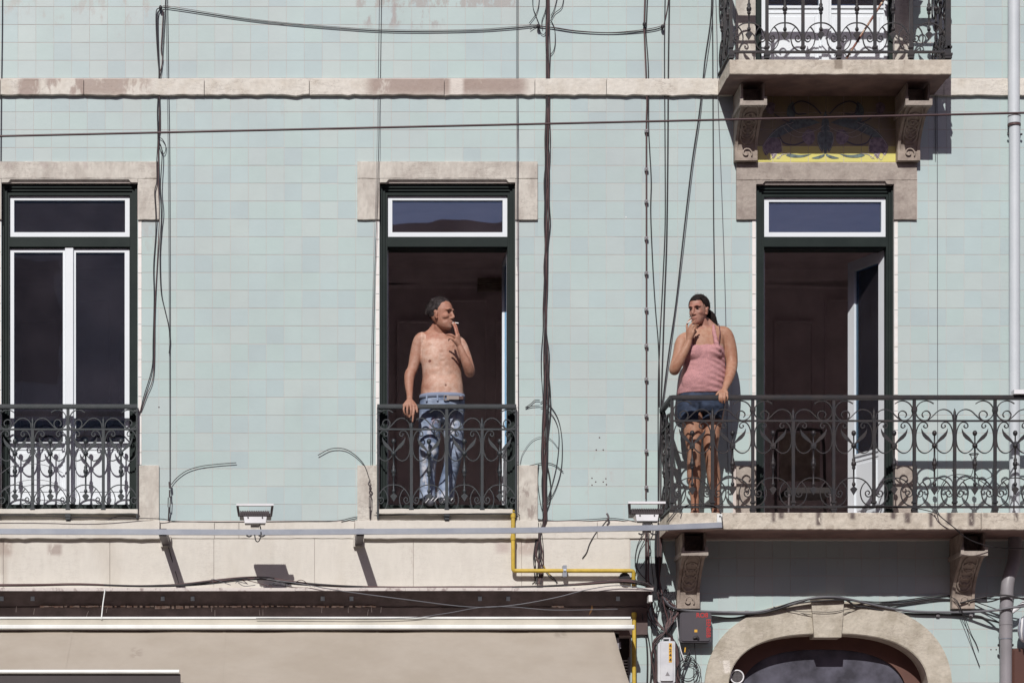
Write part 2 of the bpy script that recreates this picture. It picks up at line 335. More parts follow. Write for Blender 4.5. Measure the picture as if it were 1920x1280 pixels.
# ------------------------------------------------------------------ the facade
fac = thing('apartment_building', 'apartment house front faced with pale green tiles and stone trim', 'building', (1.7, 0, 0))
CUT = []      # openings (photo px on the wall plane)
OPEN = {'left': (3, 343, 258, 978), 'mid': (712, 343, 966, 978), 'right': (1418, 346, 1676, 982), 'top': (1417, -420, 1677, 158), 'arch': (1320, 1150, 1786, 1700), 'shop': (-250, 1190, 1188, 1700)}
def grid_wall(x0, y0, x1, y1, holes, d_front, d_back, name):
    xs = sorted({x0, x1} | {h[0] for h in holes} | {h[2] for h in holes}); ys = sorted({y0, y1} | {h[1] for h in holes} | {h[3] for h in holes})
    mb = MB(); inside = lambda cx, cy: any(h[0] < cx < h[2] and h[1] < cy < h[3] for h in holes)
    def pt(x, y, d): q = P(x, y, 0); q.y = -d; return q
    for i in range(len(xs) - 1):
        for j in range(len(ys) - 1):
            a, b, c, d = xs[i], xs[i + 1], ys[j], ys[j + 1]
            if inside((a + b) / 2, (c + d) / 2): continue
            for dd in (d_front, d_back): mb.add([pt(a, c, dd), pt(b, c, dd), pt(b, d, dd), pt(a, d, dd)], [(0, 1, 2, 3)])
    for h in holes:
        a, c, b, d = h
        mb.add([pt(a, c, d_front), pt(b, c, d_front), pt(b, d, d_front), pt(a, d, d_front), pt(a, c, d_back), pt(b, c, d_back), pt(b, d, d_back), pt(a, d, d_back)],
               [(0, 1, 5, 4), (1, 2, 6, 5), (2, 3, 7, 6), (3, 0, 4, 7)])
    return mb.obj(name, M_grout, fac, fix=False)
grid_wall(-700, -600, 2600, 1985, list(OPEN.values()), -.0018, -.40, 'wall')

# tiles
EX = [(-2000, 147, 3000, 179)] + [OPEN[k] for k in ('left', 'mid', 'right', 'top')] + [(-40, 303, 298, 343), (258, 343, 298, 411), (670, 303, 1008, 343), (670, 343, 712, 411), (966, 343, 1008, 411),
      (1380, 180, 1720, 346), (1380, 346, 1418, 411), (1676, 346, 1720, 411), (-2000, 976, 1182, 3000), (1182, 976, 3000, 1011), (266, 872, 298, 976), (670, 872, 712, 976), (966, 872, 1008, 976),
      (1374, 872, 1418, 976), (1676, 876, 1716, 976), (1380, 110, 1417, 147), (1677, 110, 1712, 147)]
cells = []
def arch_r(cx, cy):        # inside the arch stone's middle line?
    return cy > 1100 and ((abs(cx - 1552) / 215) ** 2.3 + (max(0, 1290 - cy) / 145) ** 2.3 < 1 if cy < 1290 else 1330 < cx < 1775)
rows = [310.5 + 33.4 * k for k in range(-14, 42)]
for zone, (ya, yb, x0, pitch, xa, xb) in {'hi': (-120, 147, 939.7, 33.55, -150, 2080), 'mid': (179, 976, 365, 33.55, -150, 2080), 'low': (1011, 1560, 1549, 33.5, 1182, 2080)}.items():
    yr = [113.6 + 33.45 * k for k in range(-8, 1)] if zone == 'hi' else rows
    for y in yr:
        y0, y1 = max(y, ya), min(y + 33.4, yb)
        if y1 - y0 < 2: continue
        n0 = math.floor((xa - x0) / pitch)
        for i in range(int((xb - xa) / pitch) + 2):
            cx = x0 + (n0 + i) * pitch
            a, b = max(cx, xa), min(cx + pitch, xb)
            if b - a < 2: continue
            if zone == 'low' and arch_r((a + b) / 2, (y0 + y1) / 2): continue
            full = (b - a > 33) and (y1 - y0 > 33)
            hit = [e for e in EX if e[0] < b and e[2] > a and e[1] < y1 and e[3] > y0]
            subs = [(a, y0, b, y1)]
            for e in hit:                      # cut the tile along the edges of what it meets
                nx = []
                for (p, q, r_, s_) in subs:
                    if e[0] >= r_ or e[2] <= p or e[1] >= s_ or e[3] <= q: nx.append((p, q, r_, s_)); continue
                    full = False
                    if e[0] > p: nx.append((p, q, e[0], s_))
                    if e[2] < r_: nx.append((e[2], q, r_, s_))
                    m0, m1 = max(p, e[0]), min(r_, e[2])
                    if e[1] > q: nx.append((m0, q, m1, e[1]))
                    if e[3] < s_: nx.append((m0, e[3], m1, s_))
                subs = nx
            for sub in subs:
                if sub[2] - sub[0] > 1.5 and sub[3] - sub[1] > 1.5: cells.append((full, sub, (a, y0, b, y1)))
GV, GH = .26, .42                              # half joints in px
tmesh = []
for i in range(6):
    mb = MB(); hw, hh = (33.5 / 2 - GV) / S, (33.4 / 2 - GH) / S
    mb.box((-hw, 0, -hh), (hw, .0022, hh), bev=.0004); tmesh.append(mb.mesh('tile'));
    tmesh[-1].materials.append(TILE[i])
full = [c for c in cells if c[0] and -5 < c[1][0] and c[1][2] < 1925 and c[1][1] > -5 and c[1][3] < 1285]
full.sort(key=lambda c: (c[1][0] - 560) ** 2 + (c[1][1] - 560) ** 2); single = {id(c) for c in full[:300]}
tf = MB()
for c in cells:
    mi = R.choices(range(6), (26, 20, 14, 16, 10, 14))[0]
    (a, y0, b, y1) = c[1]
    if id(c) in single:
        q = P((a + b) / 2, (y0 + y1) / 2, 0)
        o = link('tile', tmesh[mi], None, fac, q + Vector((0, R.uniform(-.0003, .0003), R.uniform(-.0008, .0008))))
        o.rotation_euler = (R.gauss(0, .0022), R.gauss(0, .0015), R.gauss(0, .0022))
    else:
        A = c[2]; g = lambda v, e, s, h: v + s * h if abs(v - e) < .01 else v
        x0, x1 = g(a, A[0], 1, GV), g(b, A[2], -1, GV); u0, u1 = g(y0, A[1], 1, GH), g(y1, A[3], -1, GH)
        p, q = P(x0, u0, 0), P(x1, u1, 0); dy = R.uniform(-.0003, .0003); q.y = .0022; p.y = dy
        k = len(tf.v); tf.box(p, q, mi, bev=.0005)
        rx, rz = R.gauss(0, .0022), R.gauss(0, .0022); cx, cz = (p.x + q.x) / 2, (p.z + q.z) / 2
        for v in tf.v[k:]:
            if v.y < .0015: v.y += rx * (v.z - cz) + rz * (v.x - cx)
tf.obj('tile_field', TILE, fac, at=(1.7, 0, 0), kind='stuff', fix=False)

# stone blocks with slightly worn arrises
def stone(px0, py0, px1, py1, d0, d1, m, name='stone_block', jag=.002, n=None, jagb=None, parent=None):
    a = P(px0, py0, d1); b = P(px1, py1, d1); w_ = b.x - a.x; n = n or max(2, int(w_ / .05)); jb = jag if jagb is None else jagb
    mb = MB(); vs = []
    for i in range(n + 1):
        x = a.x + w_ * i / n; t = a.z + (R.uniform(-jag, jag)); u = b.z + R.uniform(-jb, jb) - (R.random() < .08) * jb * 1.5
        e = .004
        vs += [(x, -d0, t), (x, -d1 + e, t), (x, -d1 + R.uniform(-.0007, .0007), t - e), (x, -d1 + R.uniform(-.0007, .0007), u + e), (x, -d1 + e, u), (x, -d0, u)]
    fs = []
    for i in range(n):
        for k in range(6): fs.append((i * 6 + k, i * 6 + (k + 1) % 6, i * 6 + 6 + (k + 1) % 6, i * 6 + 6 + k))
    fs += [tuple(range(6)), tuple(range(n * 6 + 5, n * 6 - 1, -1))]
    mb.add(vs, fs); return mb.obj(name, m, parent or fac)
bx_ = [-420, -160, 0.7, 157, 383, 580, 833, 1003, 1137, 1348]
for a, b in zip(bx_[:-1], bx_[1:]): stone(a + .6, 147.6, b - .6, 178, -.008, .034, M_band, jag=.0015, jagb=.004)
for a, b in ((1348, 1378), (1722, 1770), (1770, 2030), (2030, 2400)): stone(a + .6, 148, b - .6, 178.5, -.008, .033, M_band, jagb=.004)
# lower string course and plaster panels
for a, b in ((298, 402), (402, 448), (448, 665),): stone(a + .5, 977, b - .5, 1009.3, -.008, .012, M_lime, 'course_block')
for a, b in ((1009, 1120), (1120, 1238), ): stone(a + .5, 977.5, b - .5, 1009.3, -.008, .013, M_lime, 'course_block')
stone(1238, 977, 2100, 1013, -.008, .01, M_lime, 'course_block')
for a, b in ((-420, -180), (-180, 6), (6, 206), (206, 401), (401, 590), (590, 775), (775, 978), (978, 1181)): stone(a + .4, 1009.8, b - .4, 1104, -.008, .008, M_lime, 'plaster_panel', jag=.0008)
# window surrounds
def surround(name, xl, xr, ol, orr, yt, yl, m, d=.021, base=(872, 976), strip=True):
    s = thing('x', '', '', P((xl + xr) / 2, base[1], 0)); s.name = name; del s['label']; del s['category']
    WL[s.name] = P((xl + xr) / 2, base[1], 0); s.parent = fac; s.location = WL[s.name] - WL[fac.name]
    stone(xl, yt, xr, yl - 8, -.008, d, m, 'lintel', parent=s)
    # chamfered soffit arris
    mb = MB(); a = P(ol + .5, yl - 8, d); b = P(orr - .5, yl - 8, d); z1 = P(0, yl - 1, d).z; off = 12 / S
    mb.add([(a.x, -d, a.z), (b.x, -d, b.z), (b.x, -d, z1), (b.x - off, -d, z1), (b.x - off - .02, -d, a.z - .006), (a.x + off + .02, -d, a.z - .006), (a.x + off, -d, z1), (a.x, -d, z1)],
           [(0, 1, 2, 3, 4, 5, 6, 7)])
    mb.add([(a.x + off + .02, -d, a.z - .006), (b.x - off - .02, -d, a.z - .006), (b.x - off, -d + .03, z1), (a.x + off, -d + .03, z1)], [(0, 1, 2, 3)])
    mb.add([(a.x, -d + .03, z1), (b.x, -d + .03, z1), (b.x, .06, z1), (a.x, .06, z1)], [(0, 1, 2, 3)])
    mb.obj('soffit', m, s, fix=False)
    for (p, q) in ((xl, ol), (orr, xr)):
        if q < -60: continue
        stone(p, yl - 7.6, q, 412, -.008, d + .0005, m, 'shoulder_stone', parent=s)
        stone(p + (0 if p > ol else 0), base[0], q, base[1], -.008, d - .003, m, 'plinth_stone', parent=s)
    if strip:
        for (p, q) in ((ol - 7, ol - .4), (orr + .4, orr + 7)):
            y = 413.
            while y < base[0] - 3:
                y2 = min(y + R.choice((30, 33, 36)), base[0] - 1); mb = MB(); mb.pbox(p, y + .4, q, y2 - .4, -.008, .003 + R.uniform(0, .0015), bev=.001); mb.obj('edge_tile', M_strip, s); y = y2
    return s
surround('window_surround', -36, 298, 2.5, 258.5, 303, 343, M_lintel)
surround('window_surround', 670, 1008, 711.5, 966.5, 303, 343, M_lintel)
surround('window_surround', 1381, 1719, 1417.5, 1676.5, 305, 346, M_lintel2)
# sills
for (a, b, al, bl) in ((-2, 258, -40, 299), (711, 961, 666, 1009)):
    stone(a, 953.5, b, 962.5, -.10, .06, M_lime, 'sill'); stone(al, 975, bl, 1009, -.008, .047, M_lime, 'sill_apron', jagb=.003); stone(a, 962.5, b, 975, -.008, .008, M_lime, 'sill_riser')

# window joinery
def joinery(cx, ytop, ybot, hw_out, closed, name):
    s = thing('x', '', '', P(cx, ybot, -.1)); s.name = name; del s['label']; del s['category']
    WL[s.name] = P(cx, ybot, -.1); s.parent = fac; s.location = WL[s.name] - WL[fac.name]
    L, Rr = cx - hw_out, cx + hw_out
    g = MB()                                       # green frame, stepped mouldings
    for st, (dd, wdt) in enumerate(((-.028, 5), (-.042, 10), (-.055, 14.5))):
        e0 = (0, 5, 10)[st]
        g.pbox(L + e0, ytop, L + wdt, ybot, dd - .09, dd); g.pbox(Rr - wdt, ytop, Rr - e0, ybot, dd - .09, dd)
        g.pbox(L + wdt, ytop + (0, 7, 13)[st], Rr - wdt, ytop + (7, 13, 21)[st], dd - .09, dd)
    fl, fr = L + 14.5, Rr - 14.5
    g.obj('outer_frame', M_green, s)
    t = MB(); t.pbox(fl, 444.5, fr, 462.5, -.2, -.05); t.pbox(fl, 462.5, fr, 465.5, -.2, -.064); t.obj('transom_bar', M_green, s)
    t = MB(); t.pbox(fl, ybot - 12, fr, ybot, -.2, -.048); t.obj('threshold', M_green, s)
    w_ = MB(); a, b, c, d = fl + .5, ytop + 22, fr - .5, 444
    wb = 8.5
    w_.pbox(a, b, c, b + wb, -.13, -.078); w_.pbox(a, d - wb, c, d, -.13, -.078); w_.pbox(a, b + wb, a + wb, d - wb, -.13, -.078); w_.pbox(c - wb, b + wb, c, d - wb, -.13, -.078)
    w_.obj('transom_window_frame', M_white, s)
    gl = MB(); gl.pbox(a + wb - 1, b + wb - 1, c - wb + 1, d - wb + 1, -.11, -.102); gl.obj('pane', M_glass, s)
    return s, fl, fr
def leaf_mesh(wd, ht, glass_frac, st=.038, th=.045):
    """casement leaf lying in x (0..wd), z (0..ht), thickness y 0...045; returns frame, pane, panel builders"""
    f = MB(); zp = ht * (1 - glass_frac)
    f.box((0, 0, 0), (st, th, ht)); f.box((wd - st, 0, 0), (wd, th, ht)); f.box((st, 0, ht - st), (wd - st, th, ht)); f.box((st, 0, 0), (wd - st, th, .05)); f.box((st, 0, zp - .01), (wd - st, th, zp + .01))
    pn = MB(); pn.box((st, .012, .05), (wd - st, .03, zp - .01)); pn.box((st + .03, .005, .10), (wd - st - .03, .012, zp - .075), bev=.004); pn.box((st, .006, zp - .05), (wd - st, .012, zp - .04))
    g = MB(); g.box((st, .02, zp + .01), (wd - st, .028, ht - st))
    return f, pn, g
def put_leaf(s, origin, wd, ht, gf, ang, mirror=False, st=.038, th=.045):
    f, pn, g = leaf_mesh(wd, ht, gf, st, th)
    ca, sa = math.cos(ang), math.sin(ang)
    for mb, nm, m in ((f, 'casement_frame', M_white), (pn, 'casement_panel', M_white), (g, 'pane', M_glass)):
        for i, v in enumerate(mb.v):
            x, y = (-v.x if mirror else v.x), v.y
            mb.v[i] = Vector((x * ca - y * sa, x * sa + y * ca, v.z)) + origin
        mb.obj(nm, m, s)
YB = 958
s, fl, fr = joinery(130.5, 345, YB, 127.5, True, 'window')
z0 = P(0, 946, -.1).z; zt = P(0, 465.7, -.1).z; xa, xb = P(fl + .5, 0, -.1).x, P(fr - .5, 0, -.1).x; xm = (xa + xb) / 2
put_leaf(s, Vector((xa, .078, z0)), xm - .014 - xa, zt - z0, .762, 0)
put_leaf(s, Vector((xm + .014, .078, z0)), xb - xm - .014, zt - z0, .762, 0)
mb = MB(); mb.box((xm - .034, .060, z0), (xm + .034, .078, zt), bev=.004); mb.box((xm - .012, .078, z0), (xm + .012, .12, zt)); mb.obj('meeting_stile', M_white, s)
s, fl, fr = joinery(839, 345, YB, 127, False, 'window')
xa, xb = P(fl + .5, 0, -.1).x, P(fr - .5, 0, -.1).x; wd = (xb - xa) / 2
put_leaf(s, Vector((xa + .006, .12, z0)), wd, zt - z0, .762, math.radians(93)); put_leaf(s, Vector((xb - .002, .11, z0)), wd, zt - z0, .762, math.radians(-90), True)
s, fl, fr = joinery(1547, 348, 982, 129, False, 'balcony_door')
z0 = P(0, 969, -.1).z; xa, xb = P(fl + .5, 0, -.1).x, P(fr - .5, 0, -.1).x; wd = (xb - xa) / 2
put_leaf(s, Vector((xa + .006, .12, z0)), wd, zt - z0, .74, math.radians(98)); put_leaf(s, Vector((xb - .004, .115, z0)), wd, zt - z0, .74, math.radians(-66), True, .085, .06)
# upper balcony door (only its foot is in view)
s = thing('x', '', '', P(1547, 158, -.1)); s.name = 'balcony_door'; del s['label']; del s['category']; WL[s.name] = P(1547, 158, -.1); s.parent = fac; s.location = WL[s.name] - WL[fac.name]
g = MB(); g.pbox(1417, -420, 1427, 158, -.16, -.05); g.pbox(1666, -420, 1677, 158, -.16, -.05); g.pbox(1427, -420, 1666, -400, -.16, -.05); g.obj('outer_frame', M_green, s)
z0 = P(0, 158, -.1).z; xa, xb = P(1427.5, 0, -.1).x, P(1665.5, 0, -.1).x; xm = (xa + xb) / 2; ht = P(0, -400, -.1).z - z0
put_leaf(s, Vector((xa, .09, z0)), xm - .012 - xa, ht, .742, 0); put_leaf(s, Vector((xm + .012, .09, z0)), xb - xm - .012, ht, .742, 0)
mb = MB(); mb.box((xm - .03, .075, z0), (xm + .03, .09, z0 + ht), bev=.003); mb.obj('meeting_stile', M_white, s)
for a, b in ((1380, 1416.6), (1677.4, 1712)): stone(a, -60, b, 146, -.008, .018, M_lintel, 'door_jamb_stone')
# roller blind cords / pale curtain behind the upper door panes
mb = MB(); mb.box((xa, .2, z0 + .4), (xb, .205, z0 + ht)); mb.obj('curtain', mat('pale_curtain', (.45, .62, .60), .9), s)

# rooms behind
def room(px, zf, zc, name='room_shell', half=1.42, deep=3.6):
    x = (px - VX) / S; a = (x - half, .401, zf); b = (x + half, deep, zc)
    mb = MB(); v = [(a[0], a[1], zf), (b[0], a[1], zf), (b[0], deep, zf), (a[0], deep, zf), (a[0], a[1], zc), (b[0], a[1], zc), (b[0], deep, zc), (a[0], deep, zc)]
    mb.add(v, [(0, 1, 2, 3)], 1); mb.add(v, [(4, 5, 6, 7), (2, 3, 7, 6), (1, 2, 6, 5), (3, 0, 4, 7)], 0)
    mb.add([(a[0], deep - .06, zc - .09), (b[0], deep - .06, zc - .09), (b[0], deep, zc - .16), (a[0], deep, zc - .16), (a[0], deep - .10, zc - .002), (b[0], deep - .10, zc - .002)], [(0, 1, 3, 2), (0, 1, 5, 4)], 0)
    return mb.obj(name, [M_room, M_floor], fac, fix=False)
zf = P(0, 946, 0).z; zc = P(0, 296, 0).z
for px in (130.5, 839, 1547): room(px, zf, zc)
room(1547, P(0, 158, 0).z, P(0, -560, 0).z)
for px in (130.5, 839, 1547):                 # raised panels on the back walls
    for (x0, x1, y0, y1) in ((-95, -20, 600, 930), (0, 75, 560, 930), (90, 150, 600, 930)):
        for (a, b, c, d) in ((x0, y0, x1, y0 + 4), (x0, y1, x1, y1 + 4), (x0, y0 + 4, x0 + 4, y1), (x1 - 4, y0 + 4, x1, y1)):
            m2 = MB(); m2.pbox(px + a, b, px + c, d, -3.6, -3.56); m2.obj('wall_moulding', M_room, fac)
mb = MB()                                     # air grille on the wall behind the man
for k in range(7): mb.pbox(896, 521 + k * 3.4, 948, 523 + k * 3.4, -3.58, -3.5)
mb.obj('air_grille', M_corbel, fac)

# ---- balcony slabs and corbels
def slab(x0, x1, ytop, ybot, name, d=.56, ragged=.006):
    a, b = P(x0, ytop, d), P(x1, ybot, d); n = int((b.x - a.x) / .04); mb = MB(); vs = []; fs = []
    zb = b.z; 
    for i in range(n + 1):
        x = a.x + (b.x - a.x) * i / n; j = R.uniform(-1, 1) * ragged * (R.random() < .7); e = .006
        vs += [(x, 0.008, a.z), (x, -d + e, a.z), (x, -d, a.z - e), (x, -d, zb + e + j * .4), (x, -d + e, zb + j * .4), (x, -d + .10 + R.uniform(-.02, .02), zb + j * .5), (x, -d + .13 + R.uniform(-.02, .02), zb + .012), (x, .008, zb + .012)]
    for i in range(n):
        for k in range(8): fs.append((i * 8 + k, i * 8 + (k + 1) % 8, i * 8 + 8 + (k + 1) % 8, i * 8 + 8 + k))
    fs += [tuple(range(8)), tuple(range(n * 8 + 7, n * 8 - 1, -1))]
    mb.add(vs, fs)
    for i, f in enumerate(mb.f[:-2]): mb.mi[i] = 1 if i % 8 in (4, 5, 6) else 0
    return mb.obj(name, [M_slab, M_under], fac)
slab(1368, 1784, 112, 140, 'balcony_slab'); slab(1255, 1839, 960.5, 992.5, 'balcony_slab'); slab(1840.3, 2300, 960.5, 993, 'balcony_slab')
def corbel(xc, wpx, ytop_w, ybot_w, dtop, seat):
    """S-profiled bracket; px at the wall. ytop_w/ybot_w wall px of top and foot; seat = px height of the hollow upper block"""
    xl, xr = P(xc - wpx / 2, 0, 0).x, P(xc + wpx / 2, 0, 0).x; zt = P(0, ytop_w, 0).z; zb = P(0, ybot_w, 0).z; H = zt - zb
    s = thing('x', '', '', ((xl + xr) / 2, 0, zb)); s.name = 'corbel'; del s['label']; del s['category']; WL[s.name] = Vector(((xl + xr) / 2, 0, zb)); s.parent = fac; s.location = WL[s.name] - WL[fac.name]
    hs = seat / S; z1 = zt - hs                  # seat block from z1 to zt
    prof = []                                     # (depth, z) front line from foot to seat
    for t in [i / 16 for i in range(17)]:
        prof.append((.07 + (dtop - .07) * (t ** 2.1), zb + .07 + (z1 - .03 - zb - .07) * t))
    mb = MB(); n = len(prof); cols = [(xl, 0), (xl + .022, 0), (xl + .022, .014), (xr - .022, .014), (xr - .022, 0), (xr, 0)]
    vs = []
    for (dp, z) in prof:
        for (x, rec) in cols: vs.append((x, -(dp - rec), z))
        vs += [(xr, .005, z), (xl, .005, z)]
    fs = [(i * 8 + k, i * 8 + (k + 1) % 8, i * 8 + 8 + (k + 1) % 8, i * 8 + 8 + k) for i in range(n - 1) for k in range(8)]
    mb.add(vs, fs); mb.box((xl, .005, zb), (xr, -.075, zb + .071)); mb.obj('bracket', M_corbel, s)
    c = MB(); c.box((xl - .016, .005, z1 - .035), (xr + .016, -dtop - .03, z1)); c.box((xl - .016, -dtop - .005, z1), (xl + .008, -dtop - .03, z1 + .03)); c.box((xr - .008, -dtop - .005, z1), (xr + .016, -dtop - .03, z1 + .03))
    c.obj('cap_stone', M_lintel2, s)
    c = MB(); c.box((xl - .004, .005, z1), (xl + .012, -dtop, zt)); c.box((xr - .012, .005, z1), (xr + .004, -dtop, zt)); c.box((xl + .012, .005, z1 + .001), (xr - .012, -dtop * .6, zt)); c.obj('hollow_block', M_corbel, s)
    rw = (xr - xl) / 2 - .026; xm = (xl + xr) / 2; L = prof[-1][1] - prof[0][1]; k = max(4, int((L - .09) / (rw * 2.0)))
    for i in range(k):                            # chain of carved rings
        z = prof[0][1] + .10 + (L - .13) * (i + .5) / k; t = (z - prof[0][1]) / L; dp = .07 + (dtop - .07) * t ** 2.1 - .005; sl = (dtop - .07) * 2.1 * max(t, .01) ** 1.1 / L
        ring = [Vector((xm + rw * .88 * math.cos(a), -(dp + sl * rw * .88 * math.sin(a)), z + rw * .88 * math.sin(a))) for a in [2 * math.pi * q / 14 for q in range(14)]]
        MB().tube(ring, .009, 6, closed=True).obj('carved_ring', M_corbel, s)
        if dtop > .3: MB().ell((xm, -dp + .002, z), (.014, .008, .014), 8, 5).obj('carved_button', M_corbel, s)
    sp = [Vector((xm + rr * math.cos(a), -.085, zb + .055 + rr * math.sin(a))) for a, rr in [(-.5 + q * .42, .046 - q * .0023) for q in range(19)]]
    MB().tube(sp, .006, 5).obj('volute', M_corbel, s)
    return s
corbel(1396, 42, 184, 306, .36, 34); corbel(1700, 42, 184, 306, .36, 34)
corbel(1288, 42, 1011, 1142, .36, 34); corbel(1802, 42, 1011, 1142, .36, 34)

# ---- painted tile panel over the door
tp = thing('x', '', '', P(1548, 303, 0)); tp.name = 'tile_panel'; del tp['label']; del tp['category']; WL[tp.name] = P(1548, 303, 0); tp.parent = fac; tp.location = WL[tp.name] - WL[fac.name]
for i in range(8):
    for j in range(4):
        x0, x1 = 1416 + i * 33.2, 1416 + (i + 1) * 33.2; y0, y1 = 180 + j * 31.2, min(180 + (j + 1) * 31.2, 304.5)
        mb = MB(); mb.pbox(x0 + .4, y0 + .5, x1 - .4, y1 - .5, -.008, .001 + R.uniform(-.0004, .0004), bev=.001); mb.obj('yellow_tile', M_yt if j == 3 else M_yt_shade, tp)
def q(px, py): v = P(px, py, 0); return (v.x, v.z)
def paint(poly, m, nm, lay=0, sm=True):
    for sgn in (1, -1):
        pl = [(1547.5 + sgn * x, y) for x, y in poly]
        if sm: pl = [(v.x, v.y) for v in cr([Vector((a, b, 0)) for a, b in pl + [pl[0]]], 3)[:-1]]
        mb = MB(); mb.plate([q(*v) for v in pl], -.0022 - lay * .0007, 0.0); mb.obj(nm, m, tp)
def line(pts, m, nm, wd=.006, lay=1):
    for sgn in (1, -1):
        ps = cr([Vector((1547.5 + sgn * x, y, 0)) for x, y in pts], 4); mb = MB()
        mb.bar([Vector((q(v.x, v.y)[0], -.0022 - lay * .0007, q(v.x, v.y)[1])) for v in ps], wd, .0012); mb.obj(nm, m, tp)
paint([(10, 230), (34, 222), (62, 226), (90, 240), (108, 258), (116, 274), (98, 262), (76, 252), (58, 244), (34, 238)], M_ptl, 'painted_leaf')
paint([(60, 190), (70, 200), (72, 216), (64, 228), (56, 214)], M_ptl, 'painted_leaf')
paint([(0, 208), (6, 226), (8, 250), (5, 272), (0, 288)], M_ptl, 'painted_stem', 1)
paint([(2, 246), (14, 250), (15, 268), (6, 286), (3, 270)], M_ptl, 'painted_leaf', 2)
paint([(84, 262), (96, 258), (110, 262), (118, 276), (112, 292), (104, 286), (98, 298), (90, 288), (82, 284)], M_ptf, 'painted_tulip', 1)
paint([(22, 246), (34, 244), (44, 256), (38, 268), (28, 272), (20, 262)], M_ptf, 'painted_bud', 1)
paint([(94, 196), (104, 192), (112, 200), (108, 212), (98, 214)], M_ptf, 'painted_bud', 1)
paint([(26, 289), (48, 291), (66, 289), (74, 292), (60, 296), (40, 295)], M_ptl, 'painted_leaf', 1)
paint([(2, 289), (14, 293), (26, 297), (12, 298), (2, 293)], M_ptl, 'painted_leaf', 2)
line([(8, 214), (24, 198), (46, 190), (62, 200), (54, 214), (36, 214)], M_ptd, 'painted_stem', .009)
line([(4, 236), (20, 246), (44, 250), (62, 242), (74, 232)], M_pto, 'painted_line', .003, 3)
line([(40, 266), (58, 272), (78, 268), (88, 252)], M_ptd, 'painted_stem', .010)
line([(36, 252), (50, 258), (66, 252), (78, 240)], M_pto, 'painted_line', .003, 3)
line([(84, 262), (80, 284), (88, 298), (94, 288), (104, 300), (110, 290), (118, 276)], M_pto, 'painted_line', .003, 3)
line([(60, 230), (86, 240), (106, 258), (116, 274)], M_pto, 'painted_line', .003, 3)
line([(3, 246), (13, 250), (14, 268), (4, 288)], M_pto, 'painted_line', .0025, 4)
line([(66, 288), (80, 290), (92, 298)], M_pto, 'painted_line', .004, 3)
line([(96, 214), (78, 226), (60, 232)], M_ptd, 'painted_stem', .007)

# ---- arch over the shop door
AX = 1552
def acurve(hw, top, base=1700, p=2.25, yc=1300):
    pts = []
    for i in range(41):
        t = math.pi * i / 40; c, s_ = math.cos(t), math.sin(t)
        pts.append((AX - hw * math.copysign(abs(c) ** (2 / p), c), yc - (yc - top) * abs(s_) ** (2 / p)))
    return [(AX - hw, base)] + pts + [(AX + hw, base)]
def ring(A, B, d0, d1, m, name, parent=fac, cut=None):
    mb = MB(); n = len(A)
    for i in range(n - 1):
        if cut and cut((A[i][0] + A[i + 1][0]) / 2): continue
        f = [P(*A[i], 0), P(*A[i + 1], 0), P(*B[i + 1], 0), P(*B[i], 0)]
        vs = [Vector((v.x, -d1, v.z)) for v in f] + [Vector((v.x, -d0, v.z)) for v in f]
        mb.add(vs, [(0, 1, 2, 3), (0, 1, 5, 4), (2, 3, 7, 6), (1, 2, 6, 5), (3, 0, 4, 7)])
    mb.obj(name, m, parent, fix=False)
aout, ain = acurve(232, 1127, p=2.4), acurve(189, 1187, p=2.6)
asur = thing('x', '', '', P(AX, 1700, 0)); asur.name = 'arch_surround'; del asur['label']; del asur['category']; WL[asur.name] = P(AX, 1700, 0); asur.parent = fac; asur.location = WL[asur.name] - WL[fac.name]
half = lambda a, s: [p for p in a if (p[0] - AX) * s >= -1]
ring(half(aout, -1), half(ain, -1), -.008, .03, M_arch, 'arch_stone', asur); ring(half(aout, 1), half(ain, 1), -.008, .03, M_arch, 'arch_stone', asur)
ring(ain, acurve(187.5, 1188.3, p=2.6), -.35, .0245, M_arch, 'arch_reveal', asur)
# backing corners between arch and wall opening
hole_ = [(min(max(x, 1320), 1786), 1150 if abs(x - AX) < 200 else max(y, 1150)) for x, y in acurve(233, 1150)]
ring([(1320 if x < AX - 190 else 1786 if x > AX + 190 else x, 1150 if y < 1290 else y) for x, y in acurve(234, 1150)], acurve(200, 1178), -.03, -.0019, M_grout, 'arch_backing', asur)
kp = [P(1521, 1121, .06), P(1583, 1121, .06), P(1577.5, 1194, .06), P(1527, 1194, .06)]
MB().plate([(v.x, v.z) for v in kp], -.06, .12).obj('keystone', M_arch, asur)
fan = thing('x', '', '', P(AX, 1700, -.25)); fan.name = 'fanlight'; del fan['label']; del fan['category']; WL[fan.name] = P(AX, 1700, -.25); fan.parent = fac; fan.location = WL[fan.name] - WL[fac.name]
inn = acurve(160, 1212, p=2.6, yc=1318)
mb = MB(); pl = [P(x, y, 0) for x, y in inn]; mb.plate([(v.x, v.z) for v in pl], .20, .21); mb.obj('pane', M_dusty, fan)
ring(acurve(188.5, 1187.5, p=2.6), inn, -.30, -.17, mat('terracotta_frame', (.135, .062, .045), .55, col2=(.10, .045, .035), grain=.1), 'fanlight_frame', fan)

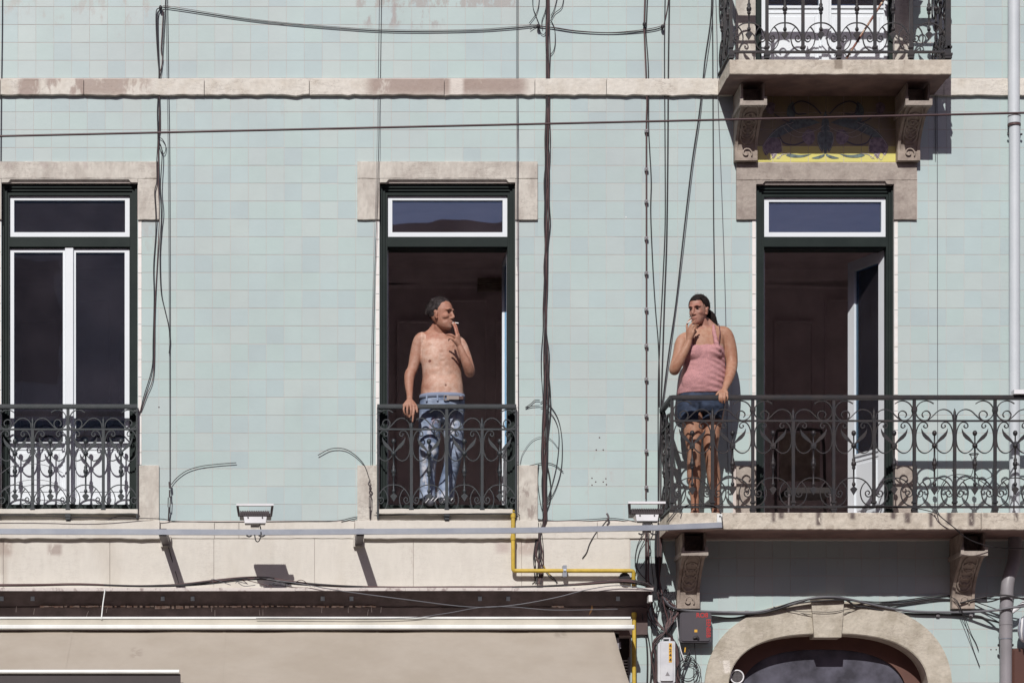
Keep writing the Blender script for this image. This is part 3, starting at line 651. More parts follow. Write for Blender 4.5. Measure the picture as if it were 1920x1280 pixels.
# ---- entrance side: wall below the hood
stone(-420, 1103, 1219, 1137, -.008, .014, M_brown, 'frieze_board', jag=.001); stone(-420, 1137.6, 1214, 1190, -.008, .03, M_brown, 'frieze_board', jag=.003)
for x in (3, 61, 305, 361, 605, 659, 900, 953, 1159): 
    mb = MB(); mb.pbox(x - 3.6, 1117.5, x + 3.6, 1125.5, .013, .022, bev=.002); mb.obj('fixing_plate', M_steel, fac)
mb = MB(); ch = []
for (a, b) in ((75, 205), (215, 262), (262, 365), (370, 500), (500, 640), (655, 700), (1035, 1060)):
    x = a
    while x < b:
        h = R.uniform(.6, 2.2) + (2.5 if 290 < x < 350 else 0); mb.pbox(x, 1135.5 - R.uniform(0, 1), x + R.uniform(3, 9), 1136 + h, .012, .034 + R.uniform(0, .01)); x += R.uniform(3, 12)
mb.obj('broken_plaster', M_plast, fac, kind='stuff')
# shop front behind the awning
mb = MB(); mb.pbox(-250, 1195, 1188, 1700, -.30, -.25); mb.obj('shop_front', M_shop, fac)
mb = MB()
for k in range(5): mb.pbox(1120 + k * 7.5 + 18, 1237, 1121.5 + k * 7.5 + 18, 1330, -.11, -.10)
for k in range(12): mb.pbox(1110, 1237 + k * 5.6, 1180, 1238.6 + k * 5.6, -.112, -.102)
mb.obj('shop_grille', M_alu, fac); mb = MB(); mb.pbox(1180.5, 1230, 1187.5, 1500, -.14, -.02); mb.obj('shop_frame_post', M_steel, fac)

# small marks on the tiles: filled screw holes and pads
for (x, y) in ((1118, 843), (1131, 843), (1117, 903), (1131, 903), (1110, 896), (1136, 897), (1110, 909), (1137, 908), (1124, 820), (298, 763), (1868, 1217), (1858, 1217), (1174, 408)):
    MB().ell(P(x, y, .0), (.006, .003, .006), 8, 5).obj('wall_plug', M_cable2 if x != 1174 else M_alu, fac)

# ------------------------------------------------------------------ railings
Z0 = .0010356
def rp(pts, s, H=1.0):   # design px relative to centre -> metres
    return [Vector((x / 302 * s, 0, (1225 - y) * Z0)) for x, y in pts]
RC = {}
def rail_parts(s):
    if s in RC: return RC[s]
    th = .012; wb = .0075; P_ = {}
    m = MB(); r = lambda v: v * .00100
    prof = [(0, 650), (9, 653), (16, 660), (19, 672), (16, 684), (8, 691), (5.5, 694), (6, 745), (13, 752), (20, 758), (21, 766), (19, 776), (12, 782), (7, 786), (7.5, 855), (12, 864), (15, 873), (11, 883), (18, 890), (20, 902), (18, 914), (11, 921), (15, 930), (12, 940), (7, 946), (7, 1038), (13, 1046), (15, 1056), (12, 1066), (6, 1072), (5, 1076), (0, 1078)]
    m.lathe([(r(a), (1225 - z) * Z0) for a, z in prof], n=8)
    sp = rp([(0, 1068), (-20, 1084), (-27, 1092), (-14, 1112), (0, 1136), (14, 1112), (27, 1092), (20, 1084)], .3136)
    m.plate([(v.x, v.z) for v in sp], -.007, .007); P_['baluster'] = m.mesh('baluster')
    for sg, nm in ((1, 'leafR'), (-1, 'leafL')):
        pl = [(8, 770), (20, 750), (45, 731), (70, 714), (88, 692), (97, 665), (99, 636), (86, 660), (66, 680), (44, 700), (25, 724), (8, 748)]
        v = rp([(sg * a, b) for a, b in pl], s); m = MB(); n_ = len(v)
        # cupped leaf: centre spine lifted
        m.plate([(p.x, p.z) for p in v], -.006, .001); P_[nm] = m.mesh('leaf')
        pts = [(8, 772), (20, 790), (45, 813), (75, 822), (105, 810), (128, 780), (138, 740), (139, 690), (131, 642), (113, 605), (92, 590), (70, 592), (55, 605), (52, 622), (62, 632), (76, 629), (82, 618), (74, 611)]
        m = MB(); m.bar(cr(rp([(sg * a, b) for a, b in pts], s), 3), wb, th); P_['scroll' + nm[-1]] = m.mesh('scroll')
        pts = [(-145, 452), (-118, 436), (-85, 430), (-50, 441), (-24, 466), (-11, 500), (-16, 535), (-36, 562), (-68, 577), (-94, 574), (-114, 555), (-119, 530), (-104, 509), (-82, 506), (-62, 520), (-59, 540), (-70, 553)]
        m = MB(); m.bar(cr(rp([(-sg * a, b) for a, b in pts], s), 3), wb, th)
        P_['top' + nm[-1]] = m.mesh('top_scroll')          # R: to the right of a major post
        pts = [(12, 570), (20, 530), (48, 503), (85, 494), (125, 507), (160, 540), (190, 567), (215, 577)]
        m = MB(); m.bar(cr(rp([(sg * a, b) for a, b in pts], s), 3), wb, th); P_['wave' + nm[-1]] = m.mesh('wave_bar')
        pts = [(0, 1006), (35, 1009), (70, 1022), (100, 1046), (124, 1080), (136, 1105), (136, 1130), (122, 1146), (104, 1148), (89, 1134), (88, 1114), (103, 1103), (117, 1111), (117, 1126), (107, 1130)]
        m = MB(); m.bar(cr(rp([(sg * a, b) for a, b in pts], s), 3), wb, th); P_['arch' + nm[-1]] = m.mesh('arch_scroll')
        pts = [(62, 1036), (84, 1062), (98, 1095), (101, 1125), (92, 1165), (72, 1195), (40, 1214), (0, 1221)]
        m = MB(); m.bar(cr(rp([(sg * a, b) for a, b in pts], s), 3), wb, th); P_['hoop' + nm[-1]] = m.mesh('hoop')
    pw = .0115
    m = MB(); m.box((-pw, -pw, -.001), (pw, pw, (1225 - 572) * Z0)); m.lathe([(.014, (1225 - 575) * Z0), (.016, (1225 - 548) * Z0), (.010, (1225 - 525) * Z0), (.011, (1225 - 515) * Z0), (.001, (1225 - 485) * Z0)], n=6)
    m.box((-.019, -.019, .028), (.019, .019, .044)); P_['minor'] = m.mesh('short_post')
    m = MB(); m.box((-pw, -pw, -.055), (pw, pw, (1225 - 412) * Z0)); m.box((-.019, -.019, .028), (.019, .019, .044)); m.box((-.018, -.018, -.052), (.018, .018, -.03)); m.box((-.022, -.022, -.03), (.022, .022, -.012))
    P_['major'] = m.mesh('post')
    m = MB(); m.box((-.019, -.019, -.012), (.019, .019, .012)); m.box((-.016, -.016, -.022), (.016, .016, .022)); P_['collar'] = m.mesh('collar')
    RC[s] = P_; return P_
ZT, ZM = (1225 - 412) * Z0, (1225 - 580) * Z0
def railing(root, origin, s, units, m, rot=0, ends=(True, True), first_major=False, post_at_ends='none', u_end=None):
    """units: list of rod positions u; posts midway. first_major: kind of the post right of the first rod"""
    P_ = rail_parts(s); ca, sa = math.cos(rot), math.sin(rot)
    def put(key, u, nm, z=0):
        me = P_[key]; 
        if not me.materials: me.materials.append(m)
        elif me.materials[0] != m:
            k2 = key + m.name
            if k2 not in P_: P_[k2] = me.copy(); P_[k2].materials[0] = m
            me = P_[k2]
        return link(nm, me, None, root, origin + Vector((u * ca, u * sa, z)), rot)
    n = len(units)
    for i, u in enumerate(units):
        put('baluster', u, 'baluster')
        for sd in 'LR':
            put('leaf' + sd, u, 'leaf'); put('scroll' + sd, u, 'scroll'); put('arch' + sd, u, 'bottom_arch')
    # post sites: between rods and at the two ends
    sites = [(units[0] - s / 2, first_major is False)] + [(u + s / 2, (i % 2 == 0) == first_major) for i, u in enumerate(units)]
    for i, (u, major) in enumerate(sites):
        lastfirst = i in (0, n)
        if not (lastfirst and post_at_ends == 'none'): put('major' if major or lastfirst else 'minor', u, 'post' if major or lastfirst else 'short_post')
        if i > 0: put('hoopL', u, 'hoop')
        if i < n: put('hoopR', u, 'hoop')
        if major:
            if i > 0: put('topL', u, 'top_scroll')
            if i < n: put('topR', u, 'top_scroll')
        else:
            if i > 0: put('waveL', u, 'wave_bar')
            if i < n: put('waveR', u, 'wave_bar')
    return sites
def straight(root, a, b, m, names=('handrail', 'middle_rail', 'bottom_rail'), hw=.020):
    """rails between floor points a and b (origin height = bottom rail)"""
    d = (b - a); L = d.length; rz = math.atan2(d.y, d.x)
    for nm, zc, hh, ww in ((names[0], ZT + .010, .013, hw), (names[0] + '_lip', ZT - .007, .0035, hw * .8), (names[1], ZM, .0065, .009), (names[2], 0, .008, .011)):
        mb = MB(); mb.box((-.004, -ww, -hh), (L + .004, ww, hh), bev=0); link(nm, mb.mesh(nm), m, root, a + Vector((0, 0, zc)), rz)
# window railings
for cx, lab in ((127.5, 'dark green iron railing with scrolls across the closed left window'), (837.5, 'dark green iron railing in front of the shirtless man at the open middle window')):
    dd = .045; sx = 66.3 / S * (D - dd) / D; o = P(cx, 962, dd)
    rt = thing('window_railing', lab, 'railing', o)
    railing(rt, o, sx, [sx * (k - 1.5) for k in range(4)], M_ironw, first_major=False, post_at_ends='none') if False else None
    sites = railing(rt, o, sx, [sx * (k - 1.5) for k in range(4)], M_ironw, first_major=False)
    hwid = 129 / S; a, b = o + Vector((-hwid, 0, 0)), o + Vector((hwid, 0, 0)); straight(rt, a, b, M_ironw)
    for p in (a, b):
        mb = MB(); mb.box((-.006, -.012, -.045), (.006, .012, ZT)); link('side_bar', mb.mesh('side_bar'), M_ironw, rt, p)
    for p, sg in ((a, 1), (b, -1)):
        for z in (ZM, ZT - .03, .12):
            mb = MB(); mb.box((-.012, -.016, -.008), (.012, .03, .008)); link('wall_bracket', mb.mesh('wall_bracket'), M_ironw, rt, p + Vector((sg * .012, 0, z)))
# main balcony
dd = .53; sx = .3136; o = P(1411.5, 950, dd); rt = thing('balcony_railing', 'long black wrought-iron balcony railing the woman leans on', 'railing', o)
railing(rt, o, sx, [sx * (k - 1.5) for k in range(10)], M_iron, first_major=False)
c0 = o + Vector((-2 * sx, 0, 0)); c1 = o + Vector((8.02 * sx, 0, 0)); straight(rt, c0, c1, M_iron)
for p in (c0,):
    link('corner_post', rail_parts(sx)['major'], None, rt, p)
for k in (0, 4, 6): link('collar', rail_parts(sx)['collar'], M_iron, rt, o + Vector((sx * k, 0, ZM + .085)))
for k in range(-2, 8, 1): link('collar', rail_parts(sx)['collar'], M_iron, rt, o + Vector((sx * (k + .5), 0, (1225 - 768) * Z0))) if k in (-2, -1, 0, 1, 3) else None
ss = .263; railing(rt, c0 + Vector((0, 0, 0)), ss, [ss * .5, ss * 1.5], M_iron, rot=math.radians(90), first_major=False); straight(rt, c0, c0 + Vector((0, dd - .002, 0)), M_iron)
# upper balcony
o = P(1573, 98, dd); sx2 = .2796; rt = thing('balcony_railing', 'black wrought-iron railing of the upper balcony at the top edge', 'railing', o)
railing(rt, o, sx2, [sx2 * (k - 2.5) for k in range(6)], M_iron, first_major=True, post_at_ends='y')
c0 = o + Vector((-3 * sx2, 0, 0)); c1 = o + Vector((3.08 * sx2, 0, 0)); straight(rt, c0, c1, M_iron)
for p in (c0, c1 + Vector((-.005, 0, 0))):
    if p != c0: link('corner_post', rail_parts(sx2)['major'], None, rt, p)
    railing(rt, p, ss, [ss * .5, ss * 1.5], M_iron, rot=math.radians(90), first_major=False); straight(rt, p, p + Vector((0, dd - .002, 0)), M_iron)

# planter hung on the upper railing above the frame: its shadow falls on the wall in view
po = P(1692, -62, .44); rt = thing('hanging_planter', 'planter hung on the upper balcony railing whose shadow falls on the tiles', 'planter', po)
mb = MB().lathe([(0, 0), (.095, 0), (.125, .20), (.135, .20), (.135, .23), (.11, .23), (.09, .2), (0, .2)], n=14); link('pot', mb.mesh('pot'), M_brass, rt, po)
mb = MB()
for i in range(190):
    a, z = R.uniform(0, 6.28), R.uniform(0, .22); rr = R.uniform(.02, .13); c = Vector((rr * math.cos(a), rr * math.sin(a), .2 + z)); u = Vector((R.uniform(-1, 1), R.uniform(-1, 1), R.uniform(-.2, 1))).normalized() * .07; v = u.orthogonal().normalized() * .02
    mb.add([c, c + u * .5 + v, c + u, c + u * .5 - v], [(0, 1, 2, 3)])
link('foliage', mb.mesh('foliage', fix=False), mat('plant_leaf', (.03, .045, .025), .6), rt, po)

# rusty pole leaning across the upper balcony
mb = MB(); mb.tube([P(1587, 110, .5), P(1612, 71, .5), P(1663, -9, .5), P(1720, -100, .5)], .0095, 8); tag(mb.obj('leaning_pole', M_rust), 'rust-flaked cream pole leaning diagonally on the upper balcony railing', 'pole')

# ------------------------------------------------------------------ hood, awning, bar, lights, pipes
o = P(600, 1107, .3); rt = thing('metal_canopy', 'long shallow dirty metal ledge over the shop carrying black cables', 'ledge', P(600, 1107, 0))
mb = MB()
for (a, b) in ((-420, -130), (-129.6, 105), (105.4, 300), (300.4, 553), (553.4, 760), (760.4, 960), (960.4, 1225)):
    m2 = MB(); j = R.uniform(-.3, .3); m2.pbox(a, 1101 + j, b, 1107 + j, .295, .30); e = P(a, 1101 + j, .3); f = P(b, 1101 + j, .3)
    m2.add([(e.x, -.3, e.z), (f.x, -.3, e.z), (f.x, -.008, e.z + .035), (e.x, -.008, e.z + .035), (e.x, -.3, e.z - .004), (f.x, -.3, e.z - .004), (f.x, -.008, e.z + .031), (e.x, -.008, e.z + .031)], [(0, 1, 2, 3), (4, 5, 6, 7), (0, 3, 7, 4), (1, 2, 6, 5)])
    m2.obj('ledge_sheet', M_hood, rt)
mb = MB(); mb.pbox(1216.5, 1115, 1223, 1127, .2, .296); mb.obj('end_plate', M_alu, rt)
# awning
rt = thing('shop_awning', 'large beige canvas awning with white rail sloping out over the shop', 'awning', P(590, 1186, .3))
x1 = 1190
mb = MB(); mb.pbox(-420, 1170.5, x1, 1178.5, .3, .385, bev=.006); mb.obj('front_rail', M_alu, rt)
mb = MB(); mb.pbox(-420, 1159.5, x1 - 5, 1170.5, .02, .335); mb.obj('awning_box', M_cass, rt)
mb = MB(); mb.pbox(-420, 1155.5, x1 - 7, 1159.5, .02, .345, bev=.003); mb.obj('top_rail', M_alu, rt)
za = P(0, 1183, .34).z; xr_ = P(1152, 1183, .36).x; nx, nd = 60, 16; mb = MB(); vs = []
for j in range(nd + 1):
    d = .33 + 1.35 * j / nd
    for i in range(nx + 1):
        x = -4.1 + (xr_ + 4.1) * i / nx; z = za - .528 * (d - .33) - .02 * math.sin(math.pi * j / nd) + .006 * math.sin(x * 2.6 + .8) * math.sin(math.pi * j / nd) + .003 * math.sin(x * 6.1 + j * .35) + .0015 * math.sin(x * 13 + j)
        vs.append((x, -d, z))
nb = len(vs); vs += [(a, b, c - .004) for a, b, c in vs]; fs = []
for j in range(nd):
    for i in range(nx):
        a = j * (nx + 1) + i; fs += [(a, a + 1, a + nx + 2, a + nx + 1), (nb + a + nx + 1, nb + a + nx + 2, nb + a + 1, nb + a)]
for j in range(nd): a = j * (nx + 1) + nx; fs.append((a, a + nx + 1, nb + a + nx + 1, nb + a))
mb.add(vs, fs, sm=True); mb.obj('canvas', M_awn, rt, fix=False)
for xs_ in (-2.9, -1.7, -.5, .7, 1.9):
    m2 = MB(); m2.v += [Vector((xs_ + a, -(.33 + 1.35 * j / nd), za - .528 * 1.35 * j / nd - .02 * math.sin(math.pi * j / nd) + .006 * math.sin(xs_ * 2.6 + .8) * math.sin(math.pi * j / nd) + .003 * math.sin(xs_ * 6.1 + j * .35) + .0015 * math.sin(xs_ * 13 + j) + .0022)) for j in range(nd + 1) for a in (-.012, .012)]
    for j in range(nd): m2.f.append([2 * j, 2 * j + 1, 2 * j + 3, 2 * j + 2]); m2.mi.append(0); m2.sm.append(True)
    m2.obj('canvas_seam', M_awn, rt, fix=False)
zb = za - .528 * 1.35 - .02; mb = MB(); mb.box((-4.1, -1.72, zb - .05), (xr_, -1.66, zb + .02)); mb.obj('front_bar', M_alu, rt)
mb = MB(); mb.box((xr_ + .02, -.26, za - .15), (xr_ + .05, -.18, za - .01)); mb.box((xr_ + .052, -.22, za - .12), (xr_ + .07, -.18, za - .07)); mb.box((xr_ - .01, -.26, za - .04), (xr_ + .05, -.18, za)); mb.obj('arm_bracket', M_pipeg, rt)
# roller box lying lower left
o = P(150, 1280, 1.3); rt = thing('roller_box', 'white-topped dark roller box at the bottom left corner over the awning', 'awning box', o)
mb = MB(); a = P(-250, 1258.5, 1.32); b = P(336, 1258.5, 1.32); mb.tube([a, b], .016, 12); mb.obj('white_tube', M_alu, rt)
mb = MB(); mb.pbox(-250, 1262.5, 338, 1300, 1.24, 1.31); mb.obj('dark_fascia', mat('fascia_dark', (.055, .045, .047), .5, grain=.05), rt)
# long steel bar and struts
rt = thing('steel_bar', 'long galvanised steel bar running level below the windows to the balcony slab', 'bar', P(600, 996, .57))
ps = [(-260, 994.5), (480, 997), (960, 993.8), (1240, 988.3), (1354, 983.5)]
mb = MB(); b0 = len(mb.v)
for (x, y) in ps:
    dtop = .575 if x < 1240 else .585
    for (dy, dz) in ((-5.0, 0), (5.0, 0)):
        v = P(x, y + dy, dtop); mb.v += [v, v + Vector((0, .035, 0))]
for i in range(len(ps) - 1):
    k = i * 4
    for f in ((0, 2, 6, 4), (1, 5, 7, 3), (0, 4, 5, 1), (2, 3, 7, 6)): mb.f.append([k + q_ for q_ in f]); mb.mi.append(0); mb.sm.append(False)
e = (len(ps) - 1) * 4
for f in ((0, 1, 3, 2), (e, e + 1, e + 3, e + 2)): mb.f.append(list(f)); mb.mi.append(0); mb.sm.append(False)
mb.obj('square_tube', M_steel, rt)
mb = MB(); mb.pbox(1344.5, 963, 1354.5, 979, .562, .586, bev=.002); mb.ell(P(1350, 967.3, .588), (.007, .005, .007), 8, 5, mi=1); mb.obj('end_lug', [M_alu, M_cable], rt)
for x in (311.5, 672):
    c = P(x, 1016, 0); mb = MB(); w_, h_ = .029, .029
    mb.box((c.x - w_, -.54, c.z - h_), (c.x + w_, 0, c.z + h_)); mb.obj('strut', M_flood, rt)
    mb = MB(); mb.box((c.x - w_ - .012, -.012, c.z - h_ - .012), (c.x + w_ + .012, -.045, c.z + h_ + .012)); mb.obj('wall_plate', M_lintel, rt)
# floodlights
def flood(dx, dy, lab, tilt=0):
    g = lambda x, y, d: P(x + dx, y + dy, d)
    rt = thing('floodlight', lab, 'floodlight', g(478, 990, .56), group='floodlights on the steel bar')
    mb = MB(); mb.pbox(443 + dx, 943.5 + dy, 513 + dx, 947.5 + dy, .585, .62); mb.obj('bracket_top', M_floodw, rt)
    for x0, x1 in ((443, 447.5), (508.5, 513)):
        mb = MB(); a = g(x0, 947.5, .62); b = g(x1, 947.5, .62); z1 = g(0, 965, .62).z; xo = .012 * (1 if x0 < 478 else -1)
        mb.add([(a.x, -.62, a.z), (b.x, -.62, a.z), (b.x + xo, -.56, z1), (a.x + xo, -.56, z1), (a.x, -.585, a.z), (b.x, -.585, a.z), (b.x + xo, -.53, z1), (a.x + xo, -.53, z1)], [(0, 1, 2, 3), (4, 5, 6, 7), (0, 3, 7, 4), (1, 2, 6, 5), (2, 3, 7, 6)]); mb.obj('bracket_arm', M_flood, rt)
    for k in range(18):
        x = 450 + k * 3.35; mb = MB(); mb.pbox(x + dx, 956.5 + dy, x + 1.5 + dx, 966 + dy, .42, .60); mb.obj('cooling_fin', M_flood, rt)
    mb = MB(); mb.pbox(449 + dx, 962 + dy, 508 + dx, 968 + dy, .40, .585); mb.pbox(452 + dx, 958 + dy, 505 + dx, 962 + dy, .44, .50); mb.obj('heat_sink', M_flood, rt)
    mb = MB(); a, b = g(457, 968, .60), g(500, 968, .60); c, d = g(459, 980, .60), g(498, 980, .60); e, f = g(459.5, 984, .45), g(497, 984, .45)
    mb.add([a, b, d, c, (a.x, -.42, a.z), (b.x, -.42, a.z), f, e], [(0, 1, 2, 3), (0, 4, 5, 1), (0, 3, 7, 4), (1, 2, 6, 5), (4, 5, 6, 7)]); mb.add([c, d, f, e], [(0, 1, 2, 3)], 1); mb.obj('driver_box', [M_floodw, M_flood], rt, fix=False)
    for x in (465, 492): MB().ell(g(x, 969.5, .605), (.006, .006, .006), 6, 4).obj('screw', M_flood, rt)
    mb = MB(); mb.tube(cr([g(487, 984, .5), g(489, 992, .55), g(489, 1004, .6), g(486, 1013, .6), g(482, 1015, .6), g(479, 1011, .6), g(477.5, 1002, .58)], 4), .0045, 6); mb.obj('power_cord', M_cable, rt)
    mb = MB(); mb.tube(cr([g(462, 1003, .6), g(467, 1005.5, .6), g(472, 1003, .6)], 3), .006, 6); mb.tube(cr([g(485, 1003, .6), g(491, 1005.5, .6), g(497, 1002.5, .6)], 3), .006, 6); mb.obj('cord_tie', M_cable, rt)
    mb = MB(); mb.pbox(470 + dx, 984 + dy, 486 + dx, 1002 + dy, .54, .565); mb.obj('mount', M_lintel, rt)
flood(0, 0, 'floodlight with white box between the left and middle windows'); flood(735, -4, 'floodlight beside the left corner of the balcony')
# gas pipe
rt = thing('gas_pipe', 'yellow painted gas pipe bent along the wall under the middle window', 'pipe', P(962, 1070, .05))
def bend(pts, r=.05, k=4):
    out = [pts[0]]
    for i in range(1, len(pts) - 1):
        p, a, b = pts[i], (pts[i - 1] - pts[i]).normalized(), (pts[i + 1] - pts[i]).normalized()
        for j in range(k + 1): t = j / k; out.append(((p + a * r) * (1 - t) ** 2 + p * 2 * t * (1 - t) + (p + b * r) * t * t))
    return out + [pts[-1]]
mb = MB(); mb.tube(bend([P(962, 958, -.02), P(962, 966, .075), P(962, 1069.5, .075), P(1188, 1069.5, .075), P(1188, 1098, .06), P(1189, 1108, -.06), P(1189, 1144, -.06), P(1189, 1151, .04), P(1189, 1420, .04)], .02), .0165, 10); mb.obj('pipe_run', M_yellow, rt)
for (x, y, hz) in ((962, 1008, 0), (962, 966, 0), (1189, 1152, 0)):
    mb = MB(); mb.tube([P(x, y - 4, .075 if x < 1000 else .04), P(x, y + 4, .075 if x < 1000 else .04)], .0205, 10); mb.obj('coupling', M_yellow, rt)
mb = MB(); mb.tube([P(1056, 1069.5, .075), P(1061, 1069.5, .075)], .023, 10); mb.box(P(1055.5, 1059, .09), P(1061, 1082, .02)); mb.obj('pipe_clamp', M_steel, rt)
mb = MB(); mb.tube([P(1171, 1083, .0), P(1171, 1083, .05)], .045, 14); tag(mb.obj('vent_pipe', M_cable), 'black round pipe end under the yellow gas pipe', 'pipe')
# white downpipe
rt = thing('downpipe', 'white round downpipe at the right edge of the facade', 'pipe', P(1903, 960, .06))
def vp(x, y0, y1, d, r, m, nm, n=16):
    a, b = P(x, y0, d), P(x, y1, d); b.x = a.x; return MB().tube([a, b], r, n).obj(nm, m, rt)
vp(1901, -150, 224, .07, .046, M_pipew, 'pipe_length'); vp(1902.3, 222, 1018, .07, .0425, M_pipew, 'pipe_length'); vp(1901.5, 212, 232, .07, .0495, M_pipew, 'pipe_socket')
vp(1901.5, 233, 236.5, .07, .052, M_cable2, 'pipe_clamp'); vp(1901.5, 218, 219.5, .07, .051, M_flood, 'pipe_ring')
for x in (1890.5, 1915): MB().ell(P(x, 252, .05), (.01, .012, .009), 8, 5).obj('clamp_bolt', M_flood, rt)
# grey lower pipe
rt = thing('waste_pipe', 'grey plastic waste pipe with elbow below the balcony at right', 'pipe', P(1886, 1280, .08))
mb = MB(); mb.tube(bend([P(1903, 1000, .08), P(1903, 1048, .09), P(1888.5, 1092, .13), P(1887, 1140, .13)], .07), .052, 16); mb.obj('elbow', M_pipeg, rt)
vp(1886.5, 1108, 1172, .13, .049, M_pipeg, 'pipe_socket'); vp(1886, 1160, 1196, .13, .052, M_pipeg, 'pipe_socket'); vp(1886, 1168, 1171, .13, .055, M_pipeg, 'pipe_ring'); vp(1886, 1190, 1480, .13, .047, M_pipeg, 'pipe_length'); vp(1886, 1193, 1197.5, .13, .051, M_steel, 'pipe_clamp')
for x in (1873, 1898): 
    MB().ell(P(x, 1208.5, .1), (.012, .02, .012), 8, 5).obj('clamp_bolt', M_cable, rt)
# lantern and brown box at the right edge
rt = thing('wall_lamp', 'silver caged wall lamp at the right edge above the brown box', 'lamp', P(1912, 1185, .15))
mb = MB(); mb.ell(P(1921, 1180, .15), (.055, .05, .10), 16, 10); mb.obj('lamp_body', M_floodw, rt)
mb = MB(); mb.tube([P(1913, 1158, .21), P(1911, 1178, .22), P(1913, 1196, .21)], .008, 6); mb.tube([P(1921, 1155, .22), P(1919, 1178, .23), P(1921, 1200, .22)], .008, 6); mb.obj('cage', M_steel, rt)
mb = MB(); mb.tube([P(1897, 1147, .12), P(1908, 1139, .13), P(1920, 1130, .14), P(1935, 1120, .14)], .017, 10); mb.obj('flex_conduit', M_floodw, rt)
mb = MB(); mb.pbox(1897.5, 1214, 1980, 1460, 0, .10, bev=.02); tag(mb.obj('wall_box', M_brass), 'brown painted wall cabinet at the lower right corner', 'box')
# utility boxes
rt = thing('junction_box', 'dark plastic junction box with red lettering below the balcony corner', 'utility box', P(1305, 1203, 0))
def rbox(mb, x0, y0, x1, y1, d0, d1, r=4, mi=0):
    pts = []
    for (cx, cy, a0) in ((x1 - r, y0 + r, 270), (x1 - r, y1 - r, 0), (x0 + r, y1 - r, 90), (x0 + r, y0 + r, 180)):
        for k in range(4): a = math.radians(a0 + k * 30); pts.append((cx + r * math.cos(a), cy + r * math.sin(a)))
    pl = [P(x, y, d1) for x, y in pts]; mb.plate([(v.x, v.z) for v in pl], -d1, -d0, mi); return mb
rbox(MB(), 1275, 1147, 1334, 1203.5, .0, .11, 5).obj('box_body', M_box, rt); rbox(MB(), 1277.5, 1149.5, 1331.5, 1201, .11, .118, 4).obj('box_lid', M_box, rt)
MB().pbox(1302, 1179.5, 1307.5, 1184.5, .118, .1195).obj('warning_sticker', M_sticker, rt)
mb = MB(); mb.tube([P(1300, 1196, .118), P(1307, 1193, .13), P(1309, 1197, .12)], .012, 6); mb.obj('lock_knob', M_cable, rt)
def text(body, size, at, m, nm, parent, rot=0, squeeze=1):
    cu = bpy.data.curves.new('t', 'FONT'); cu.body = body; cu.size = size; cu.extrude = .0006; cu.offset = size * .022; cu.align_x = 'CENTER'; cu.align_y = 'CENTER'
    ob = bpy.data.objects.new('t', cu); C.objects.link(ob); bpy.context.view_layer.update()
    me = bpy.data.meshes.new_from_object(ob.evaluated_get(bpy.context.evaluated_depsgraph_get())); bpy.data.objects.remove(ob, do_unlink=True)
    M = Matrix.Rotation(math.radians(90), 4, 'X') @ Matrix.Rotation(rot, 4, 'Z') @ Matrix.Diagonal((squeeze, 1, 1, 1)); me.transform(M); me.materials.clear(); return link(nm, me, m, parent, at)
text('RO8', .052, P(1316.5, 1153, .119), M_red, 'red_letters', rt, squeeze=.95); text('EENBSB', .046, P(1328, 1177, .119), M_red, 'red_letters', rt, rot=math.radians(-90), squeeze=.95)
rt = thing('meter_box', 'pale grey narrow box with an orange 4244 number strip among black cables', 'utility box', P(1250, 1280, 0))
rbox(MB(), 1233.5, 1201, 1266, 1279, .0, .09, 3).obj('box_body', M_meter, rt)
rbox(MB(), 1238.5, 1204, 1262, 1275.5, .091, .105, 2).obj('box_lid', M_meter, rt)
MB().pbox(1241, 1194.5, 1257, 1197, .06, .085).obj('cable_gland', M_meter, rt); MB().pbox(1241, 1197, 1243.5, 1201, .06, .085).obj('gland_leg', M_meter, rt); MB().pbox(1254.5, 1197, 1257, 1201, .06, .085).obj('gland_leg', M_meter, rt)
MB().pbox(1254, 1205, 1260, 1241, .105, .1065).obj('number_strip', M_sticker, rt)
for i, ch_ in enumerate('4244'): text(ch_, .038, P(1257, 1210 + i * 8.8, .107), M_black, 'digit', rt)
mb = MB(); v = [P(1251.5, 1258, .105), P(1256, 1266, .105), P(1247.5, 1266, .105)]; mb.plate([(a.x, a.z) for a in v], -.1065, -.105); mb.obj('warning_triangle', M_pipeg, rt)
# round grille in the arch
rt = thing('round_vent', 'round black mesh vent with pale rim inside the arch at left', 'vent', P(1382, 1268, -.05))
c = P(1382, 1268, -.03); mb = MB(); mb.tube([c + Vector((.052 * math.cos(a), 0, .052 * math.sin(a))) for a in [k * 2 * math.pi / 24 for k in range(24)]], .006, 6, closed=True); mb.obj('rim', M_floodw, rt)
mb = MB(); mb.tube([c + Vector((0, .10, 0)), c + Vector((0, .012, 0))], .05, 20); mb.obj('duct', M_shop, rt)
mb = MB()
for k in range(-4, 5):
    h = math.sqrt(max(0, .05 ** 2 - (k * .011) ** 2)); mb.tube([c + Vector((k * .011, .004, -h)), c + Vector((k * .011, .004, h))], .0011, 4); mb.tube([c + Vector((-h, .002, k * .011)), c + Vector((h, .002, k * .011))], .0011, 4)
mb.obj('mesh_grille', M_pipeg, rt)
